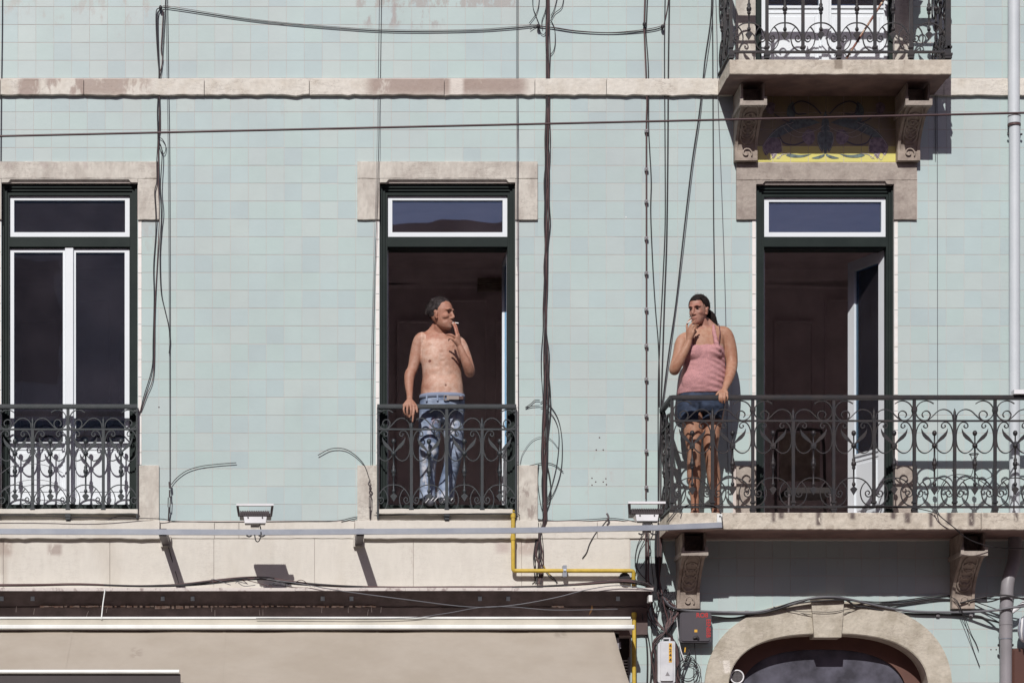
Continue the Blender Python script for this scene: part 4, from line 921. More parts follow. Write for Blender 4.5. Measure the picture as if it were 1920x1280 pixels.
# lantern-like wire candle holder hanging in the long railing, white clamp on handrail
rt = thing('candle_holder', 'small black hanging wire candle holder on the balcony railing at right', 'candle holder', P(1826, 905, .5))
mb = MB(); c = P(1826, 851, .54); mb.tube([c + Vector((.035 * math.cos(a), .035 * math.sin(a), 0)) for a in [k * math.pi / 8 for k in range(16)]], .004, 5, closed=True); mb.obj('tray', M_iron, rt)
mb = MB()
for a in (-1, 1): mb.tube(cr([c + Vector((a * .03, 0, 0)), c + Vector((a * .012, 0, -.05)), c + Vector((a * .01, 0, -.14)), c + Vector((a * .06, 0, -.20)), c + Vector((a * .14, 0, -.17)), c + Vector((a * .17, 0, -.12))], 4), .003, 5)
mb.obj('wire_legs', M_iron, rt)
mb = MB(); mb.pbox(1901.5, 730, 1935, 738, .50, .58); tag(mb.obj('small_bracket', M_floodw), 'white bracket clamped to the handrail at the right edge', 'bracket')

# dried leaf caught in the shade under the ledge
mb = MB(); mb.plate([(v.x, v.z) for v in [P(1104, 1153, .06), P(1107, 1143, .06), P(1110, 1133, .06), P(1112, 1141, .06), P(1108, 1148, .06)]], -.06, -.057); tag(mb.obj('dry_leaf', M_leafdry), 'small curled orange dry leaf hanging under the metal ledge', 'leaf')
# white cable tie rod crossing the recess
mb = MB(); mb.tube([P(197, 1104, .31), P(193, 1131, .32), P(190, 1160, .35)], .005, 6); tag(mb.obj('white_rod', M_alu), 'thin white rod crossing the dark recess at left', 'rod')

# ------------------------------------------------------------------ cables
def cable(name, label, cat, strands, m=M_cable, r=.0045, d=.018, n=6, group=None, k=5, clips=()):
    """strands: list of (points[, radius[, material]]); one strand -> one mesh, several -> parts"""
    allp = [P(p[0], p[1], p[2] if len(p) > 2 else d) for st in strands for p in st[0]]
    base = min(allp, key=lambda v: v.z)
    if len(strands) == 1 and not clips:
        st = strands[0]; mb = MB(); mb.tube(cr(pp(st[0], d), k), st[1] if len(st) > 1 and st[1] else r, n); return tag(mb.obj(name, st[2] if len(st) > 2 else m), label, cat, group)
    rt = thing(name, label, cat, base, group)
    for st in strands:
        mb = MB(); mb.tube(cr(pp(st[0], d), k), st[1] if len(st) > 1 and st[1] else r, n); mb.obj('strand', st[2] if len(st) > 2 else m, rt)
    for (x, y) in clips:
        v = P(x, y, d); mb = MB(); mb.box(v + Vector((-.013, -.012, -.012)), v + Vector((.013, .02, .012))); mb.ell(v + Vector((0, -.012, 0)), (.008, .006, .008), 6, 4); mb.obj('clip', M_pipeg, rt)
    return rt
B_ = M_cable2; G_ = M_cableg
cable('overhead_wire', 'dark red overhead wire crossing the whole picture above the windows', 'wire', [([(-400, 264.6, 6), (1920, 212, 6), (2400, 201, 6)], .0062, M_wire)])
cable('slung_cable', 'pair of cables sagging between wall hooks near the top edge', 'cable',
      [([(303, 14), (330, 17), (480, 39), (620, 52), (740, 59), (880, 58), (960, 53), (1008, 48)], .0034), ([(305, 11), (330, 14), (480, 37), (620, 50), (740, 56.5), (880, 56), (960, 50.5), (1008, 46)], .0020, B_),
       ([(1008, 48), (1040, 53), (1080, 59), (1140, 62), (1190, 60), (1225, 56), (1243, 51)], .0034), ([(1008, 50), (1040, 52), (1080, 58), (1140, 61.5), (1190, 58), (1225, 53), (1243, 48)], .003, B_)], d=.014)
for (x, y) in ((301, 15), (1009, 50), (1242, 51), (1208, 46)):
    rt = thing('wall_hook', {301: 'black wall hook holding the sagging cables near the top left', 1009: 'knotted black hook at the thick cable bundle near the top', 1242: 'black hook where the sagging cable ends right of the bundle', 1208: 'small black clip on the thick riser near the top'}[x], 'hook', P(x, y, .03))
    MB().ell(P(x, y, .035), (.014, .02, .02), 10, 6).obj('knob', M_cable, rt); mb = MB(); mb.tube([P(x, y - 3, 0), P(x, y - 4, .04), P(x, y, .05)], .004, 5); mb.obj('pin', M_flood, rt)
cable('left_riser', 'thin black wire rising at the left edge above the left window', 'wire', [([(4.5, -60), (4, 60), (2.2, 200), (1.5, 303)], .0035)], d=.014)
cable('cable_drop', 'looped black and brown cables hanging from the hook past the left window lintel', 'cable',
      [([(300, 15), (293, 22), (293, 60), (296, 110), (298, 135), (297, 170), (295, 210), (296, 262), (294, 303, .035), (294, 340, .04), (290, 360, .04), (292, 400, .04), (292, 440), (288, 500), (289, 560), (287, 640), (285, 690), (270, 742), (262, 776, .01)], .004),
       ([(300, 16), (296, 30), (296, 70), (298, 125), (299, 140), (299, 200), (298, 262), (301, 272), (304, 290, .04), (301, 350, .045), (304, 390, .045), (303, 430), (300, 480), (302, 545), (309, 580), (316, 610), (319, 640), (317, 662)], .004),
       ([(306, 18), (304, 60), (302, 95), (305, 110), (303, 125), (299, 140), (297, 160), (299, 190), (300, 240), (297, 270), (297, 350, .045), (299, 400, .045), (296, 470), (292, 545), (290, 600), (288, 700), (275, 740), (264, 772, .01)], .0035, B_),
       ([(311, -20), (309, 30), (305, 100), (303, 130), (299, 160), (300, 210)], .003),
       ([(299, 258), (305, 262), (311, 275), (308, 288), (302, 285), (298, 272)], .003)])
cable('stay_wire', 'pair of straight thin wires with turnbuckle right of the left window', 'wire',
      [([(313, -60), (316, 150), (318, 300), (319, 600), (319, 905)], .0020, M_cable), ([(310, -60), (313, 150), (315, 300), (317, 600), (318, 905)], .0014, G_)], d=.014)
rt = thing('turnbuckle', 'small metal turnbuckle under the straight wires beside the left window', 'turnbuckle', P(317, 975, .04))
MB().tube([P(318, 903, .05), P(319, 915, .05)], .010, 8).obj('shackle', M_flood, rt)
mb = MB(); mb.tube([P(315.5, 932, .05), P(315, 950, .05)], .0035, 6); mb.tube([P(319.5, 930, .05), P(318.5, 952, .05)], .0035, 6); mb.tube([P(318, 918, .05), P(318, 932, .05)], .006, 6); mb.tube([P(317, 950, .05), P(316, 976, .02)], .006, 6); mb.obj('frame', M_flood, rt)
cable('loose_tail', 'loose wire tail curving right from the turnbuckle by the left window', 'wire', [([(321, 908), (332, 895), (350, 882), (375, 874), (405, 870), (443, 867)], .0032)], d=.018)
cable('stay_wire', 'pair of straight thin wires along the left edge of the middle window', 'wire',
      [([(716, -60), (713, 150), (710, 300, .05), (706, 420, .04), (700, 640), (697, 965)], .0020), ([(712, -60), (709, 150), (706.5, 300, .05), (703, 420, .04), (697, 640), (694, 965)], .0014, G_)], d=.014)
rt = thing('turnbuckle', 'knotted rusty turnbuckle at the lower left of the middle window', 'turnbuckle', P(694, 972, .04))
mb = MB(); mb.tube(cr([P(694, 900, .05), P(691, 907, .06), P(696, 915, .06), P(693, 922, .05), P(695, 928, .05)], 4), .006, 6); mb.tube([P(692.5, 928, .05), P(692, 952, .05)], .003, 5); mb.tube([P(696.5, 928, .05), P(695.5, 952, .05)], .003, 5); mb.tube([P(694, 950, .05), P(694, 972, .03)], .006, 6); mb.obj('frame', M_flood, rt)
cable('loose_tail', 'dark wire tail arching left from the middle window turnbuckle', 'wire', [([(596, 853), (620, 841), (645, 841), (665, 852), (682, 870), (691, 893), (694, 905)], .0032)], d=.02)
cable('stay_wire', 'single thin wire along the right edge of the middle window', 'wire', [([(971, -60), (971, 150), (971, 303, .05), (971, 420, .04), (972, 960, .02)], .0025), ([(968.5, -60), (968.5, 150), (968.5, 303, .05), (969, 500, .04)], .0015, G_)], d=.014)
# the thick bundle
bx = lambda y: 1027 + (-2 if 300 < y < 520 else 0) - (5 if y > 560 else (y - 430) / 26 if y > 430 else 0)
st = []
for i in range(14):
    ph = R.uniform(0, 6.28); pts = []; off = R.uniform(-5.0, 5.0)
    for y in range(-60, 981, 40):
        tw = .8 + (.5 if 250 < y < 430 else 0) + (.7 if 620 < y < 900 else 0); pts.append((bx(y) + off * tw * math.cos(y / 150 + ph) + R.uniform(-1.1, 1.1), y, .012 + .012 * R.random()))
    pts += [(1012 + R.uniform(-3, 3), 1000), (1010 + R.uniform(-9, 9), 1035), (1011 + R.uniform(-8, 8), 1070), (1011 + R.uniform(-6, 6), 1094, .05)]
    st.append((pts, R.uniform(.0024, .0046), R.choice((M_cable, M_cable, B_))))
cable('cable_bundle', 'thick bundle of black and brown cables running down right of the middle window', 'cable', st, k=3, n=5)
cable('frayed_ends', 'frayed black wire ends sticking out of the thick bundle near the top edge', 'wire',
      [([(1000, -30), (999, 10), (1005, 30), (1012, 48)], .0028), ([(1012, -30), (1010, 10), (1004, 28), (992, 44)], .0028), ([(1058, -20), (1054, 12), (1040, 25), (1032, 40)], .0028), ([(1048, -20), (1040, 15), (1033, 30)], .0028),
       ([(1017, 55), (1016, 40), (1022, 22), (1025, 5)], .0028), ([(1010, 52), (1014, 62), (1020, 65), (1024, 58)], .0028), ([(1034, 40), (1040, 55), (1041, 80), (1038, 95), (1032, 103)], .003), ([(1008, 48), (1000, 52), (994, 56)], .0028)], d=.014)
cable('cable_loops', 'loose loops of black cable bowing out right of the thick bundle beside the middle window', 'cable',
      [([(1028, 690), (1032, 740), (1030, 790), (1022, 850), (1016, 900), (1018, 950)], .0035), ([(1024, 650), (1026, 700), (1033, 760), (1027, 830), (1026, 870), (1033, 920), (1028, 950), (1016, 975)], .0035),
       ([(1013, 755), (1020, 752), (1035, 765), (1048, 790), (1054, 830), (1052, 880), (1040, 920), (1022, 948), (1016, 955)], .0032), ([(1013, 762), (1025, 768), (1040, 785), (1048, 815), (1044, 870), (1030, 925), (1018, 950)], .0028),
       ([(1012, 750), (1003, 750), (995, 757), (985, 764), (996, 761), (1012, 760)], .003), ([(975, 870), (980, 850), (998, 825), (1020, 818), (1035, 825), (1047, 840)], .002, G_),
       ([(972, 890), (985, 876), (1000, 871), (1022, 867), (1040, 871), (1056, 884)], .0032), ([(1020, 830), (1024, 860), (1032, 900), (1030, 930), (1018, 950)], .003), ([(1010, 870), (1008, 900), (1012, 935), (1016, 955)], .003)], d=.014)
cable('bundle_tails', 'fan of thin black wires ending below the steel bar over the yellow pipe', 'wire',
      [([(1010, 980), (1003, 1020), (1000, 1050), (1004, 1085), (998, 1094)], .0028), ([(1014, 980), (1019, 1030), (1020, 1062), (1030, 1080), (1046, 1092)], .0028), ([(1012, 1000), (1016, 1045), (1024, 1068), (1040, 1085), (1044, 1094)], .0028),
       ([(1018, 1058), (1024, 1068), (1032, 1078)], .004, M_yellow), ([(1014, 1000), (1006, 1040), (1002, 1070), (1004, 1094)], .0028)], d=.014)
# risers on the right
cable('clipped_riser', 'thick dark cable clipped straight up the wall left of the woman', 'cable', [([(1211, -60), (1208, 40), (1208, 60), (1211, 130), (1213, 190), (1212, 240), (1212, 400), (1212, 700), (1211, 935)], .0062, B_)],
      clips=[(1212, y) for y in (246, 318, 378, 447, 512, 580, 648, 711, 779, 845, 913)], d=.02)
cable('wall_cable', 'thin black cable wandering beside the thick clipped cable', 'cable', [([(1216, -60), (1212, 40), (1211, 60), (1215, 115), (1216, 160), (1216, 235), (1218, 280), (1221, 340), (1220, 400), (1224, 500), (1229, 580), (1234, 640), (1236, 700), (1236, 760)], .0045)], d=.014)
cable('double_cable', 'two parallel black cables dropping to the left corner of the balcony', 'cable', [([(1248, -60), (1246, 60), (1246, 150), (1247, 300), (1247, 420), (1243, 520), (1237, 640), (1234, 740), (1234, 990)], .004), ([(1256, -60), (1254, 60), (1253, 150), (1252, 300), (1250, 450), (1246, 560), (1243, 650), (1240, 740), (1236, 860), (1234, 990)], .0055)], d=.014)
cable('loop_cable', 'short black cable kinked between the two hooks near the top', 'cable', [([(1256, -40), (1252, 10), (1246, 40), (1243, 50)], .003, B_)], d=.014)
cable('diagonal_cable', 'pair of black cables slanting down to the balcony corner', 'cable', [([(1335, -60), (1333, 30), (1322, 110), (1318, 150), (1310, 220), (1298, 300), (1286, 400), (1277, 480), (1267, 570), (1254, 660), (1244, 740), (1240, 790), (1238, 990)], .0045), ([(1338, -60), (1336, 30), (1326, 110), (1320, 150), (1313, 220), (1301, 300), (1289, 400), (1280, 480), (1269, 570), (1257, 660), (1246, 740), (1241, 790), (1239, 990)], .0024, G_)], d=.014)
cable('wall_cable', 'straight black cable running down behind the woman', 'cable', [([(1334, -60), (1336, 60), (1337, 250), (1338, 420), (1340, 540), (1342, 700), (1342, 940)], .0042)], d=.02)
cable('wall_cable', 'thin grey cable from the upper balcony down behind the woman', 'cable', [([(1340, -60), (1344, 60), (1346, 180), (1352, 330), (1358, 500), (1361, 620), (1366, 940)], .0028, G_)], d=.02)
cable('wall_cable', 'thin grey cable down the wall right of the balcony door', 'cable', [([(1757, 170), (1757.5, 300), (1758, 700), (1758, 960)], .0028, G_), ([(1753.5, 170), (1754, 270), (1754, 300)], .0022)], d=.015)
cable('hanging_line', 'two black wires looping down from the balcony slab at right', 'wire', [([(1757, 955, .6), (1763, 967, .62), (1785, 985, .6), (1805, 1003, .55), (1830, 1016, .5), (1870, 1026, .4), (1930, 1028, .3)], .0038), ([(1752, 955, .6), (1760, 965, .62), (1783, 984, .61), (1800, 996, .58)], .0035)])
cable('low_wires', 'thin wires strung along the wall above the steel bar', 'wire',
      [([(-40, 966, .11), (60, 966, .11), (180, 970, .10), (298, 972, .05), (330, 977), (420, 978), (560, 977), (630, 976), (665, 969), (700, 966), (840, 963, .09), (960, 962, .09), (975, 966), (1008, 974), (1045, 976), (1110, 973), (1150, 971), (1195, 978)], .0032),
       ([(180, 984), (200, 976), (225, 967), (260, 970), (275, 985), (290, 992)], .003), ([(262, 970), (275, 977), (292, 1000), (300, 1010)], .003), ([(640, 978), (665, 972), (700, 966), (712, 964)], .003), ([(965, 958), (985, 966), (1010, 973), (1040, 976)], .003), ([(303, 1008), (313, 1018), (320, 1040), (330, 1075), (338, 1102, .2)], .003),
       ([(1140, 972), (1130, 985), (1118, 998), (1106, 1018), (1100, 1035), (1092, 1046)], .0045)], d=.014)
MB_ = MB(); MB_.tube(cr([P(1138, 962, .04), P(1141, 970, .05), P(1137, 976, .05)], 4), .008, 6); tag(MB_.obj('wall_insulator', M_flood), 'small dark insulator on the wire left of the right floodlight', 'insulator')
# cables lying on the ledge
st = []
for i in range(9):
    o1 = R.uniform(-3, 3); pts = [(-60, 1097 + o1 * .6), (60, 1096 + o1 * .5), (150, 1095 + o1 * .5), (260, 1098 + o1 * .3), (340, 1096 + o1 * .6), (400, 1090 + o1), (455, 1084 + o1), (500, 1084 + o1 * .8), (540, 1090 + o1), (600, 1096 + o1 * .5), (700, 1100 + o1 * .3), (850, 1100 + o1 * .2), (1000, 1099 + o1 * .3), (1080, 1095 + o1 * .6), (1160, 1089 + o1), (1205, 1093 + o1), (1226, 1104 + o1)]
    st.append(([(x, y + R.uniform(-.6, .6), .2 + .06 * R.random()) for x, y in pts], R.uniform(.004, .0075), R.choice((M_cable, M_cable, M_cable, B_))))
for i in range(12):
    x = R.uniform(390, 560); st.append(([(x, R.uniform(1088, 1100), .25), (x + R.uniform(-20, 20), R.uniform(1084, 1100), .27), (x + R.uniform(10, 50), R.uniform(1090, 1102), .26)], .003, R.choice((M_cable, B_, M_cableg))))
cable('ledge_cables', 'tangle of black and brown cables lying along the metal ledge over the shop', 'cable', st, k=4, n=5)
cable('drooping_wire', 'grey wires drooping in a shallow cross below the metal ledge', 'wire', [([(500, 1085, .3), (560, 1093, .32), (640, 1107, .33), (760, 1123, .33), (880, 1137, .3), (960, 1134, .3), (1040, 1120, .32), (1100, 1105, .33), (1160, 1097, .33), (1224, 1106, .3)], .0034, G_), ([(480, 1158, .36), (740, 1158.5, .36), (830, 1150, .35), (900, 1138, .3), (960, 1137, .3), (1040, 1143, .3), (1158, 1141, .28)], .0028, G_)])
for i, (x, y, dx) in enumerate(((31, 1136, -1), (65, 1140, -2), (166, 1145, -4), (202, 1137, -3), (397, 1135, 0), (403, 1143, 0), (486, 1142, 1), (493, 1142, 0), (604, 1137, -1), (653, 1137, 0), (691, 1142, -2), (696, 1136, 1), (715, 1137, -1))):
    pass
mb = MB()
for (x, y, dx) in ((31, 1136, -1), (65, 1140, -2), (166, 1145, -4), (202, 1137, -3), (397, 1135, 0), (403, 1143, 0), (486, 1142, 1), (493, 1142, 0), (604, 1137, -1), (653, 1137, 0), (691, 1142, -2), (696, 1136, 1), (715, 1137, -1)):
    mb.tube([P(x, y, .05), P(x + dx * .6, y + 5, .055), P(x + dx, y + 11, .05)], .0022, 4)
mb.obj('dangling_scraps', mat('pale_scraps', (.6, .5, .46), .9), fac, kind='stuff')
# cables down the corner at right of the awning
st = []
for i in range(7):
    x = (1210, 1212, 1214, 1230, 1232, 1234, 1236)[i]; u = lambda a=4: R.uniform(-a, a)
    st.append(([(x, 985, .04), (x + u(3), 1030, .05), (x + u(3), 1080, .07), (x + 4 + u(5), 1110, .09), (x + 10 + u(7), 1140, .08), (x + 14 + u(7), 1163, .07), (1246 + u(2), 1182 + u(2), .09), (1238 + u(5), 1193, .10), (1228 + u(4), 1206 + u(4), .09), (1225 + u(5), 1232, .07), (1229 + u(6), 1262, .06), (1234 + u(8), 1300, .06)], R.uniform(.0035, .0065), R.choice((M_cable, M_cable, B_))))
for i in range(11):
    u = lambda a=4: R.uniform(-a, a)
    st.append(([(1232 + i, 990, .03), (1233 + i * .6, 1060, .05), (1234 + u(3), 1105, .07), (1245 + u(9), 1125, .07), (1262 + u(12), 1142 + u(6), .05), (1256 + u(8), 1165, .07), (1249 + u(2), 1182 + u(2), .09), (1258 + u(4), 1197, .05), (1270 + u(4), 1225, .04), (1272 + u(5), 1290, .04)], R.uniform(.003, .006), R.choice((M_cable, M_cable, B_))))
for i in range(8):
    u = lambda a=4: R.uniform(-a, a); x0 = R.uniform(1222, 1262)
    st.append(([(x0, 1105 + u(), .06), (x0 + u(14), 1128 + u(6), .06), (x0 + u(18), 1150 + u(6), .05), (x0 + u(12), 1178 + u(8), .05), (x0 + u(10), 1200 + u(10), .04)], R.uniform(.0025, .0045)))
cable('corner_cables', 'dense black cables tied in a knot above the pale grey meter box', 'cable', st, k=4, n=5)
cable('thin_loops', 'thin black wires in loose loops under the right floodlight', 'wire', [([(1209, 992, .04), (1196, 1020), (1191, 1045), (1193, 1062), (1205, 1080), (1222, 1095, .05)], .0032), ([(1212, 1005, .04), (1200, 1030), (1194, 1056), (1192, 1074), (1183, 1084)], .0032), ([(1213, 1010), (1218, 1024), (1220, 1034), (1210, 1050), (1200, 1065)], .0032), ([(1211, 990), (1211, 1060), (1212, 1090)], .007), ([(1218, 1000), (1221, 1050), (1226, 1095)], .0025)], d=.014)
cable('vertical_leads', 'black leads running straight down left of the pale meter box', 'cable', [([(1204, 1150, .05), (1206, 1170), (1212, 1200), (1214, 1240), (1213, 1300)], .0065), ([(1211, 1157), (1213, 1180), (1219, 1215), (1221, 1250), (1218, 1300)], .005), ([(1221, 1160), (1222, 1190), (1224, 1225), (1231, 1300)], .003), ([(1228, 1240), (1222, 1270), (1216, 1300)], .003), ([(1190, 1165), (1200, 1160), (1206, 1154)], .003)], d=.014)
st = []
for i in range(5):
    cx, cy, rx, ry, ph = 1292 + R.uniform(-4, 4), 1258 + R.uniform(-7, 5), R.uniform(14, 21), R.uniform(17, 25), R.uniform(0, 6)
    st.append(([(cx + rx * math.cos(ph + a * .6), cy + ry * math.sin(ph + a * .6), .05 + .01 * R.random()) for a in range(12)], .0028))
st += [([(1268, 1150, .05), (1272, 1190, .05), (1276, 1215, .05), (1284, 1240, .06)], .003, M_floodw), ([(1272, 1200), (1278, 1225), (1284, 1236)], .003, M_floodw), ([(1283, 1240, .07), (1290, 1226, .07), (1294, 1217, .07)], .007), ([(1284, 1222, .08), (1285, 1213, .08)], .006, M_sticker), ([(1302, 1205), (1304, 1230), (1300, 1260), (1303, 1290)], .0028), ([(1280, 1290), (1281, 1260), (1288, 1240), (1294, 1225)], .006)]
cable('coiled_cable', 'coil of thin black cable hanging under the dark junction box', 'cable', st, d=.05, k=4, n=5)
# long runs over the arch
st = [([(1238, 1112, .09), (1255, 1134, .07), (1275, 1142, .06), (1330, 1146, .06), (1400, 1148, .05), (1440, 1143, .05), (1490, 1130, .07), (1525, 1120.5, .09), (1552, 1118.5, .1), (1580, 1120.5, .09), (1620, 1129, .06), (1670, 1140, .04), (1720, 1146, .04), (1800, 1147, .05), (1860, 1144, .15), (1900, 1138, .2), (1960, 1132, .2)], .0095, M_cableg),
      ([(1240, 1120, .09), (1262, 1140, .07), (1330, 1150, .06), (1410, 1150, .05), (1450, 1144, .06), (1500, 1128, .08), (1525, 1122, .09), (1580, 1122, .09), (1604, 1136, .05), (1622, 1137, .04), (1690, 1149), (1820, 1153), (1850, 1160), (1880, 1168, .1)], .008),
      ([(1334, 1154, .05), (1370, 1158), (1400, 1153), (1450, 1140, .06), (1500, 1125, .08), (1552, 1120.5, .1), (1600, 1125, .07), (1650, 1128), (1700, 1124), (1760, 1116), (1800, 1118), (1860, 1122, .12), (1930, 1120, .2)], .005),
      ([(1334, 1156, .05), (1380, 1158), (1440, 1146, .06), (1500, 1130, .08), (1580, 1124, .09), (1640, 1131), (1690, 1131), (1750, 1122), (1790, 1124), (1850, 1128, .1), (1890, 1118, .2), (1930, 1124, .2)], .006),
      ([(1450, 1137, .05), (1490, 1145, .05), (1523, 1146, .075), (1560, 1146.5, .075), (1585, 1142, .07), (1612, 1138, .04)], .0028), ([(1450, 1137, .05), (1480, 1145), (1522, 1152, .05)], .0025), ([(1583, 1149, .05), (1605, 1144), (1625, 1139)], .0025),
      ([(1600, 1136), (1650, 1138), (1700, 1132), (1760, 1124), (1795, 1124)], .0045), ([(1830, 1128, .07), (1850, 1135, .08), (1870, 1142, .1)], .004), ([(1800, 1130, .1), (1840, 1120, .1), (1885, 1115, .2), (1930, 1126, .2)], .006)]
cable('arch_cables', 'thick grey and black cables looping over the stone arch keystone', 'cable', st, clips=[(1622, 1137.5), (1692, 1150), (1758, 1152), (1820, 1154), (1478, 1137), (1400, 1147)], d=.014)
cable('loose_tail', 'two thin black wires dangling diagonally below the right corbel', 'wire', [([(1783, 1118, .1), (1796, 1128, .1), (1812, 1165, .05), (1822, 1190), (1830, 1205), (1835, 1219)], .003), ([(1788, 1122, .1), (1800, 1138, .1), (1815, 1185, .05), (1826, 1220), (1837, 1249)], .003)], d=.014)
cable('rail_wire', 'thin black wire wound along the foot of the long balcony railing', 'wire', [([(1275, 962, .6), (1285, 948, .55), (1310, 945, .55), (1340, 948, .55), (1350, 958, .57), (1354, 975, .59), (1355, 984, .59)], .0042), ([(1560, 951, .55), (1640, 948, .55), (1700, 950, .55), (1740, 957, .57), (1757, 963, .6)], .0035), ([(1757, 925, .55), (1775, 895, .56), (1800, 889, .56), (1830, 896, .56), (1862, 918, .55)], .003), ([(1250, 978, .58), (1263, 962, .58), (1275, 950, .56)], .004)])
cable('rail_loops', 'thin grey wire arcs across the closed left window railing', 'wire', [([(-5, 893, .09), (20, 875, .09), (50, 869, .09), (85, 872, .09), (118, 886, .09)], .0022, G_), ([(8, 918, .09), (35, 903, .09), (70, 899, .09), (100, 905, .09), (132, 925, .09)], .0022, G_)])

# ------------------------------------------------------------------ street side
mb = MB(); mb.add([(-150, -400, 0), (150, -400, 0), (150, 60, 0), (-150, 60, 0)], [(0, 1, 2, 3)]); g = mb.obj('street', M_road, at=(0, 0, 0)); g['kind'] = 'structure'
for (a, b, nm) in ((-3.2, .39, 'pavement'), (-23.9, -21, 'pavement')):
    mb = MB(); mb.box((-60, a, .004), (60, b, .12)); g = mb.obj(nm, M_pave, at=(0, a, 0)); g['kind'] = 'structure'
def oppo(x0, x1, h, lab, dp=9.0, gable=0):
    rt = thing('opposite_house', lab, 'building', ((x0 + x1) / 2, -24, 0), group='houses across the street')
    mb = MB(); mb.box((x0, -24, 0), (x1, -24 - dp, h)); mb.obj('wall', M_opp, rt)
    mb = MB(); mb.box((x0 - .3, -23.7, h), (x1 + .3, -24 - dp, h + .25)); mb.obj('roof', M_brass, rt)
    for k in range(int((x1 - x0) / 2.6)):
        for z in range(int(h / 3.2)):
            m2 = MB(); m2.box((x0 + 1 + k * 2.6, -23.97, 1.2 + z * 3.2), (x0 + 2.1 + k * 2.6, -24.05, 3.3 + z * 3.2)); m2.obj('window', M_oppw, rt)
oppo(-14, -.3, 15.5, 'tall brown rendered house across the street seen only in reflections'); oppo(-.25, 4.6, 13.3, 'narrow middle house across the street seen only in reflections'); oppo(4.7, 26, 10.5, 'low long house across the street seen only in reflections'); oppo(-40, -14.1, 14, 'far left house across the street seen only in reflections')

# ------------------------------------------------------------------ people
def frustum(mb, a, b, ra, rb, n=14):
    a, b = Vector(a), Vector(b); t = (b - a).normalized(); u = t.orthogonal().normalized(); v = t.cross(u); k = len(mb.v)
    for p, r in ((a, ra), (b, rb)):
        for i in range(n): an = 2 * math.pi * i / n; mb.v.append(p + (u * math.cos(an) + v * math.sin(an)) * r)
    for i in range(n): mb.f.append([k + i, k + (i + 1) % n, k + n + (i + 1) % n, k + n + i]); mb.mi.append(0); mb.sm.append(True)
    mb.f.append([k + i for i in range(n)][::-1]); mb.f.append([k + n + i for i in range(n)]); mb.mi += [0, 0]; mb.sm += [True, True]
def limb(mb, pts, sub=3):
    """pts: (Vector, radius); smooth tapered limb"""
    P4 = [Vector((p.x, p.y, p.z)) for p, r in pts]; rs = [r for p, r in pts]
    if len(pts) > 2:
        c = cr(P4, sub); rr = cr([Vector((r, 0, 0)) for r in rs], sub); rr = [v.x for v in rr]
    else: c, rr = P4, rs
    for i, p in enumerate(c):
        mb.ell(p, (rr[i],) * 3, 12, 8)
        if i: frustum(mb, c[i - 1], p, rr[i - 1], rr[i])
def torso(mb, rings, n=28, e=2.4):
    """rings: (centre, half width, half depth, yaw)"""
    k = len(mb.v)
    for (c, a, b, yaw) in rings:
        for i in range(n):
            t = 2 * math.pi * i / n; x = a * math.copysign(abs(math.cos(t)) ** (2 / e), math.cos(t)); y = b * math.copysign(abs(math.sin(t)) ** (2 / e), math.sin(t))
            mb.v.append(Vector((c.x + x * math.cos(yaw) - y * math.sin(yaw), c.y + x * math.sin(yaw) + y * math.cos(yaw), c.z)))
    m = len(rings)
    for j in range(m - 1):
        for i in range(n): mb.f.append([k + j * n + i, k + j * n + (i + 1) % n, k + (j + 1) * n + (i + 1) % n, k + (j + 1) * n + i]); mb.mi.append(0); mb.sm.append(True)
    mb.f.append([k + i for i in range(n)][::-1]); mb.f.append([k + (m - 1) * n + i for i in range(n)]); mb.mi += [0, 0]; mb.sm += [True, True]
def remesh(mb, vox, smooth=4, dents=(), disp=None):
    me = mb.mesh('tmp'); o = bpy.data.objects.new('tmp', me); C.objects.link(o)
    m = o.modifiers.new('r', 'REMESH'); m.mode = 'VOXEL'; m.voxel_size = vox
    if smooth: s_ = o.modifiers.new('s', 'SMOOTH'); s_.iterations = smooth; s_.factor = .5
    bpy.context.view_layer.update(); e = bpy.data.meshes.new_from_object(o.evaluated_get(bpy.context.evaluated_depsgraph_get()))
    bpy.data.objects.remove(o, do_unlink=True)
    for v in e.vertices:
        for (c, r, dv) in dents:
            q_ = (v.co - c).length
            if q_ < r: v.co += dv * (1 - (q_ / r) ** 2) ** 2
        if disp: v.co += disp(v.co)
    e.polygons.foreach_set('use_smooth', [True] * len(e.polygons)); e.update(); return e
def relax(me, fn, iters=14):
    o = bpy.data.objects.new('tmp', me); C.objects.link(o); vg = o.vertex_groups.new(name='w')
    for v in me.vertices:
        q_ = fn(v.co)
        if q_ > .01: vg.add([v.index], q_, 'REPLACE')
    m = o.modifiers.new('s', 'SMOOTH'); m.iterations = iters; m.factor = .6; m.vertex_group = 'w'; bpy.context.view_layer.update()
    e = bpy.data.meshes.new_from_object(o.evaluated_get(bpy.context.evaluated_depsgraph_get())); bpy.data.objects.remove(o, do_unlink=True)
    e.polygons.foreach_set('use_smooth', [True] * len(e.polygons)); return e
def recentre(me, at): me.transform(Matrix.Translation(-Vector(at))); return me
class Head:
    def __init__(s, c, yaw, pitch=0, roll=0, k=1.):
        s.c, s.k = Vector(c), k
        s.M = Matrix.Rotation(yaw, 3, 'Z') @ Matrix.Rotation(pitch, 3, 'X') @ Matrix.Rotation(roll, 3, 'Y') @ Matrix.Diagonal((1, -1, 1))   # local +Y = face -> world -Y at yaw 0
    def w(s, x, y, z): return s.c + s.M @ Vector((x, y, z)) * s.k
    def e(s, mb, c, r, rot=None, n=20, m=14):
        RM = s.M if rot is None else s.M @ rot
        mb.ell(s.w(*c), tuple(q_ * s.k for q_ in r), n, m, RM)
    def l(s, mb, pts, sub=3): limb(mb, [(s.w(*p[:3]), p[3] * s.k) for p in pts], sub)
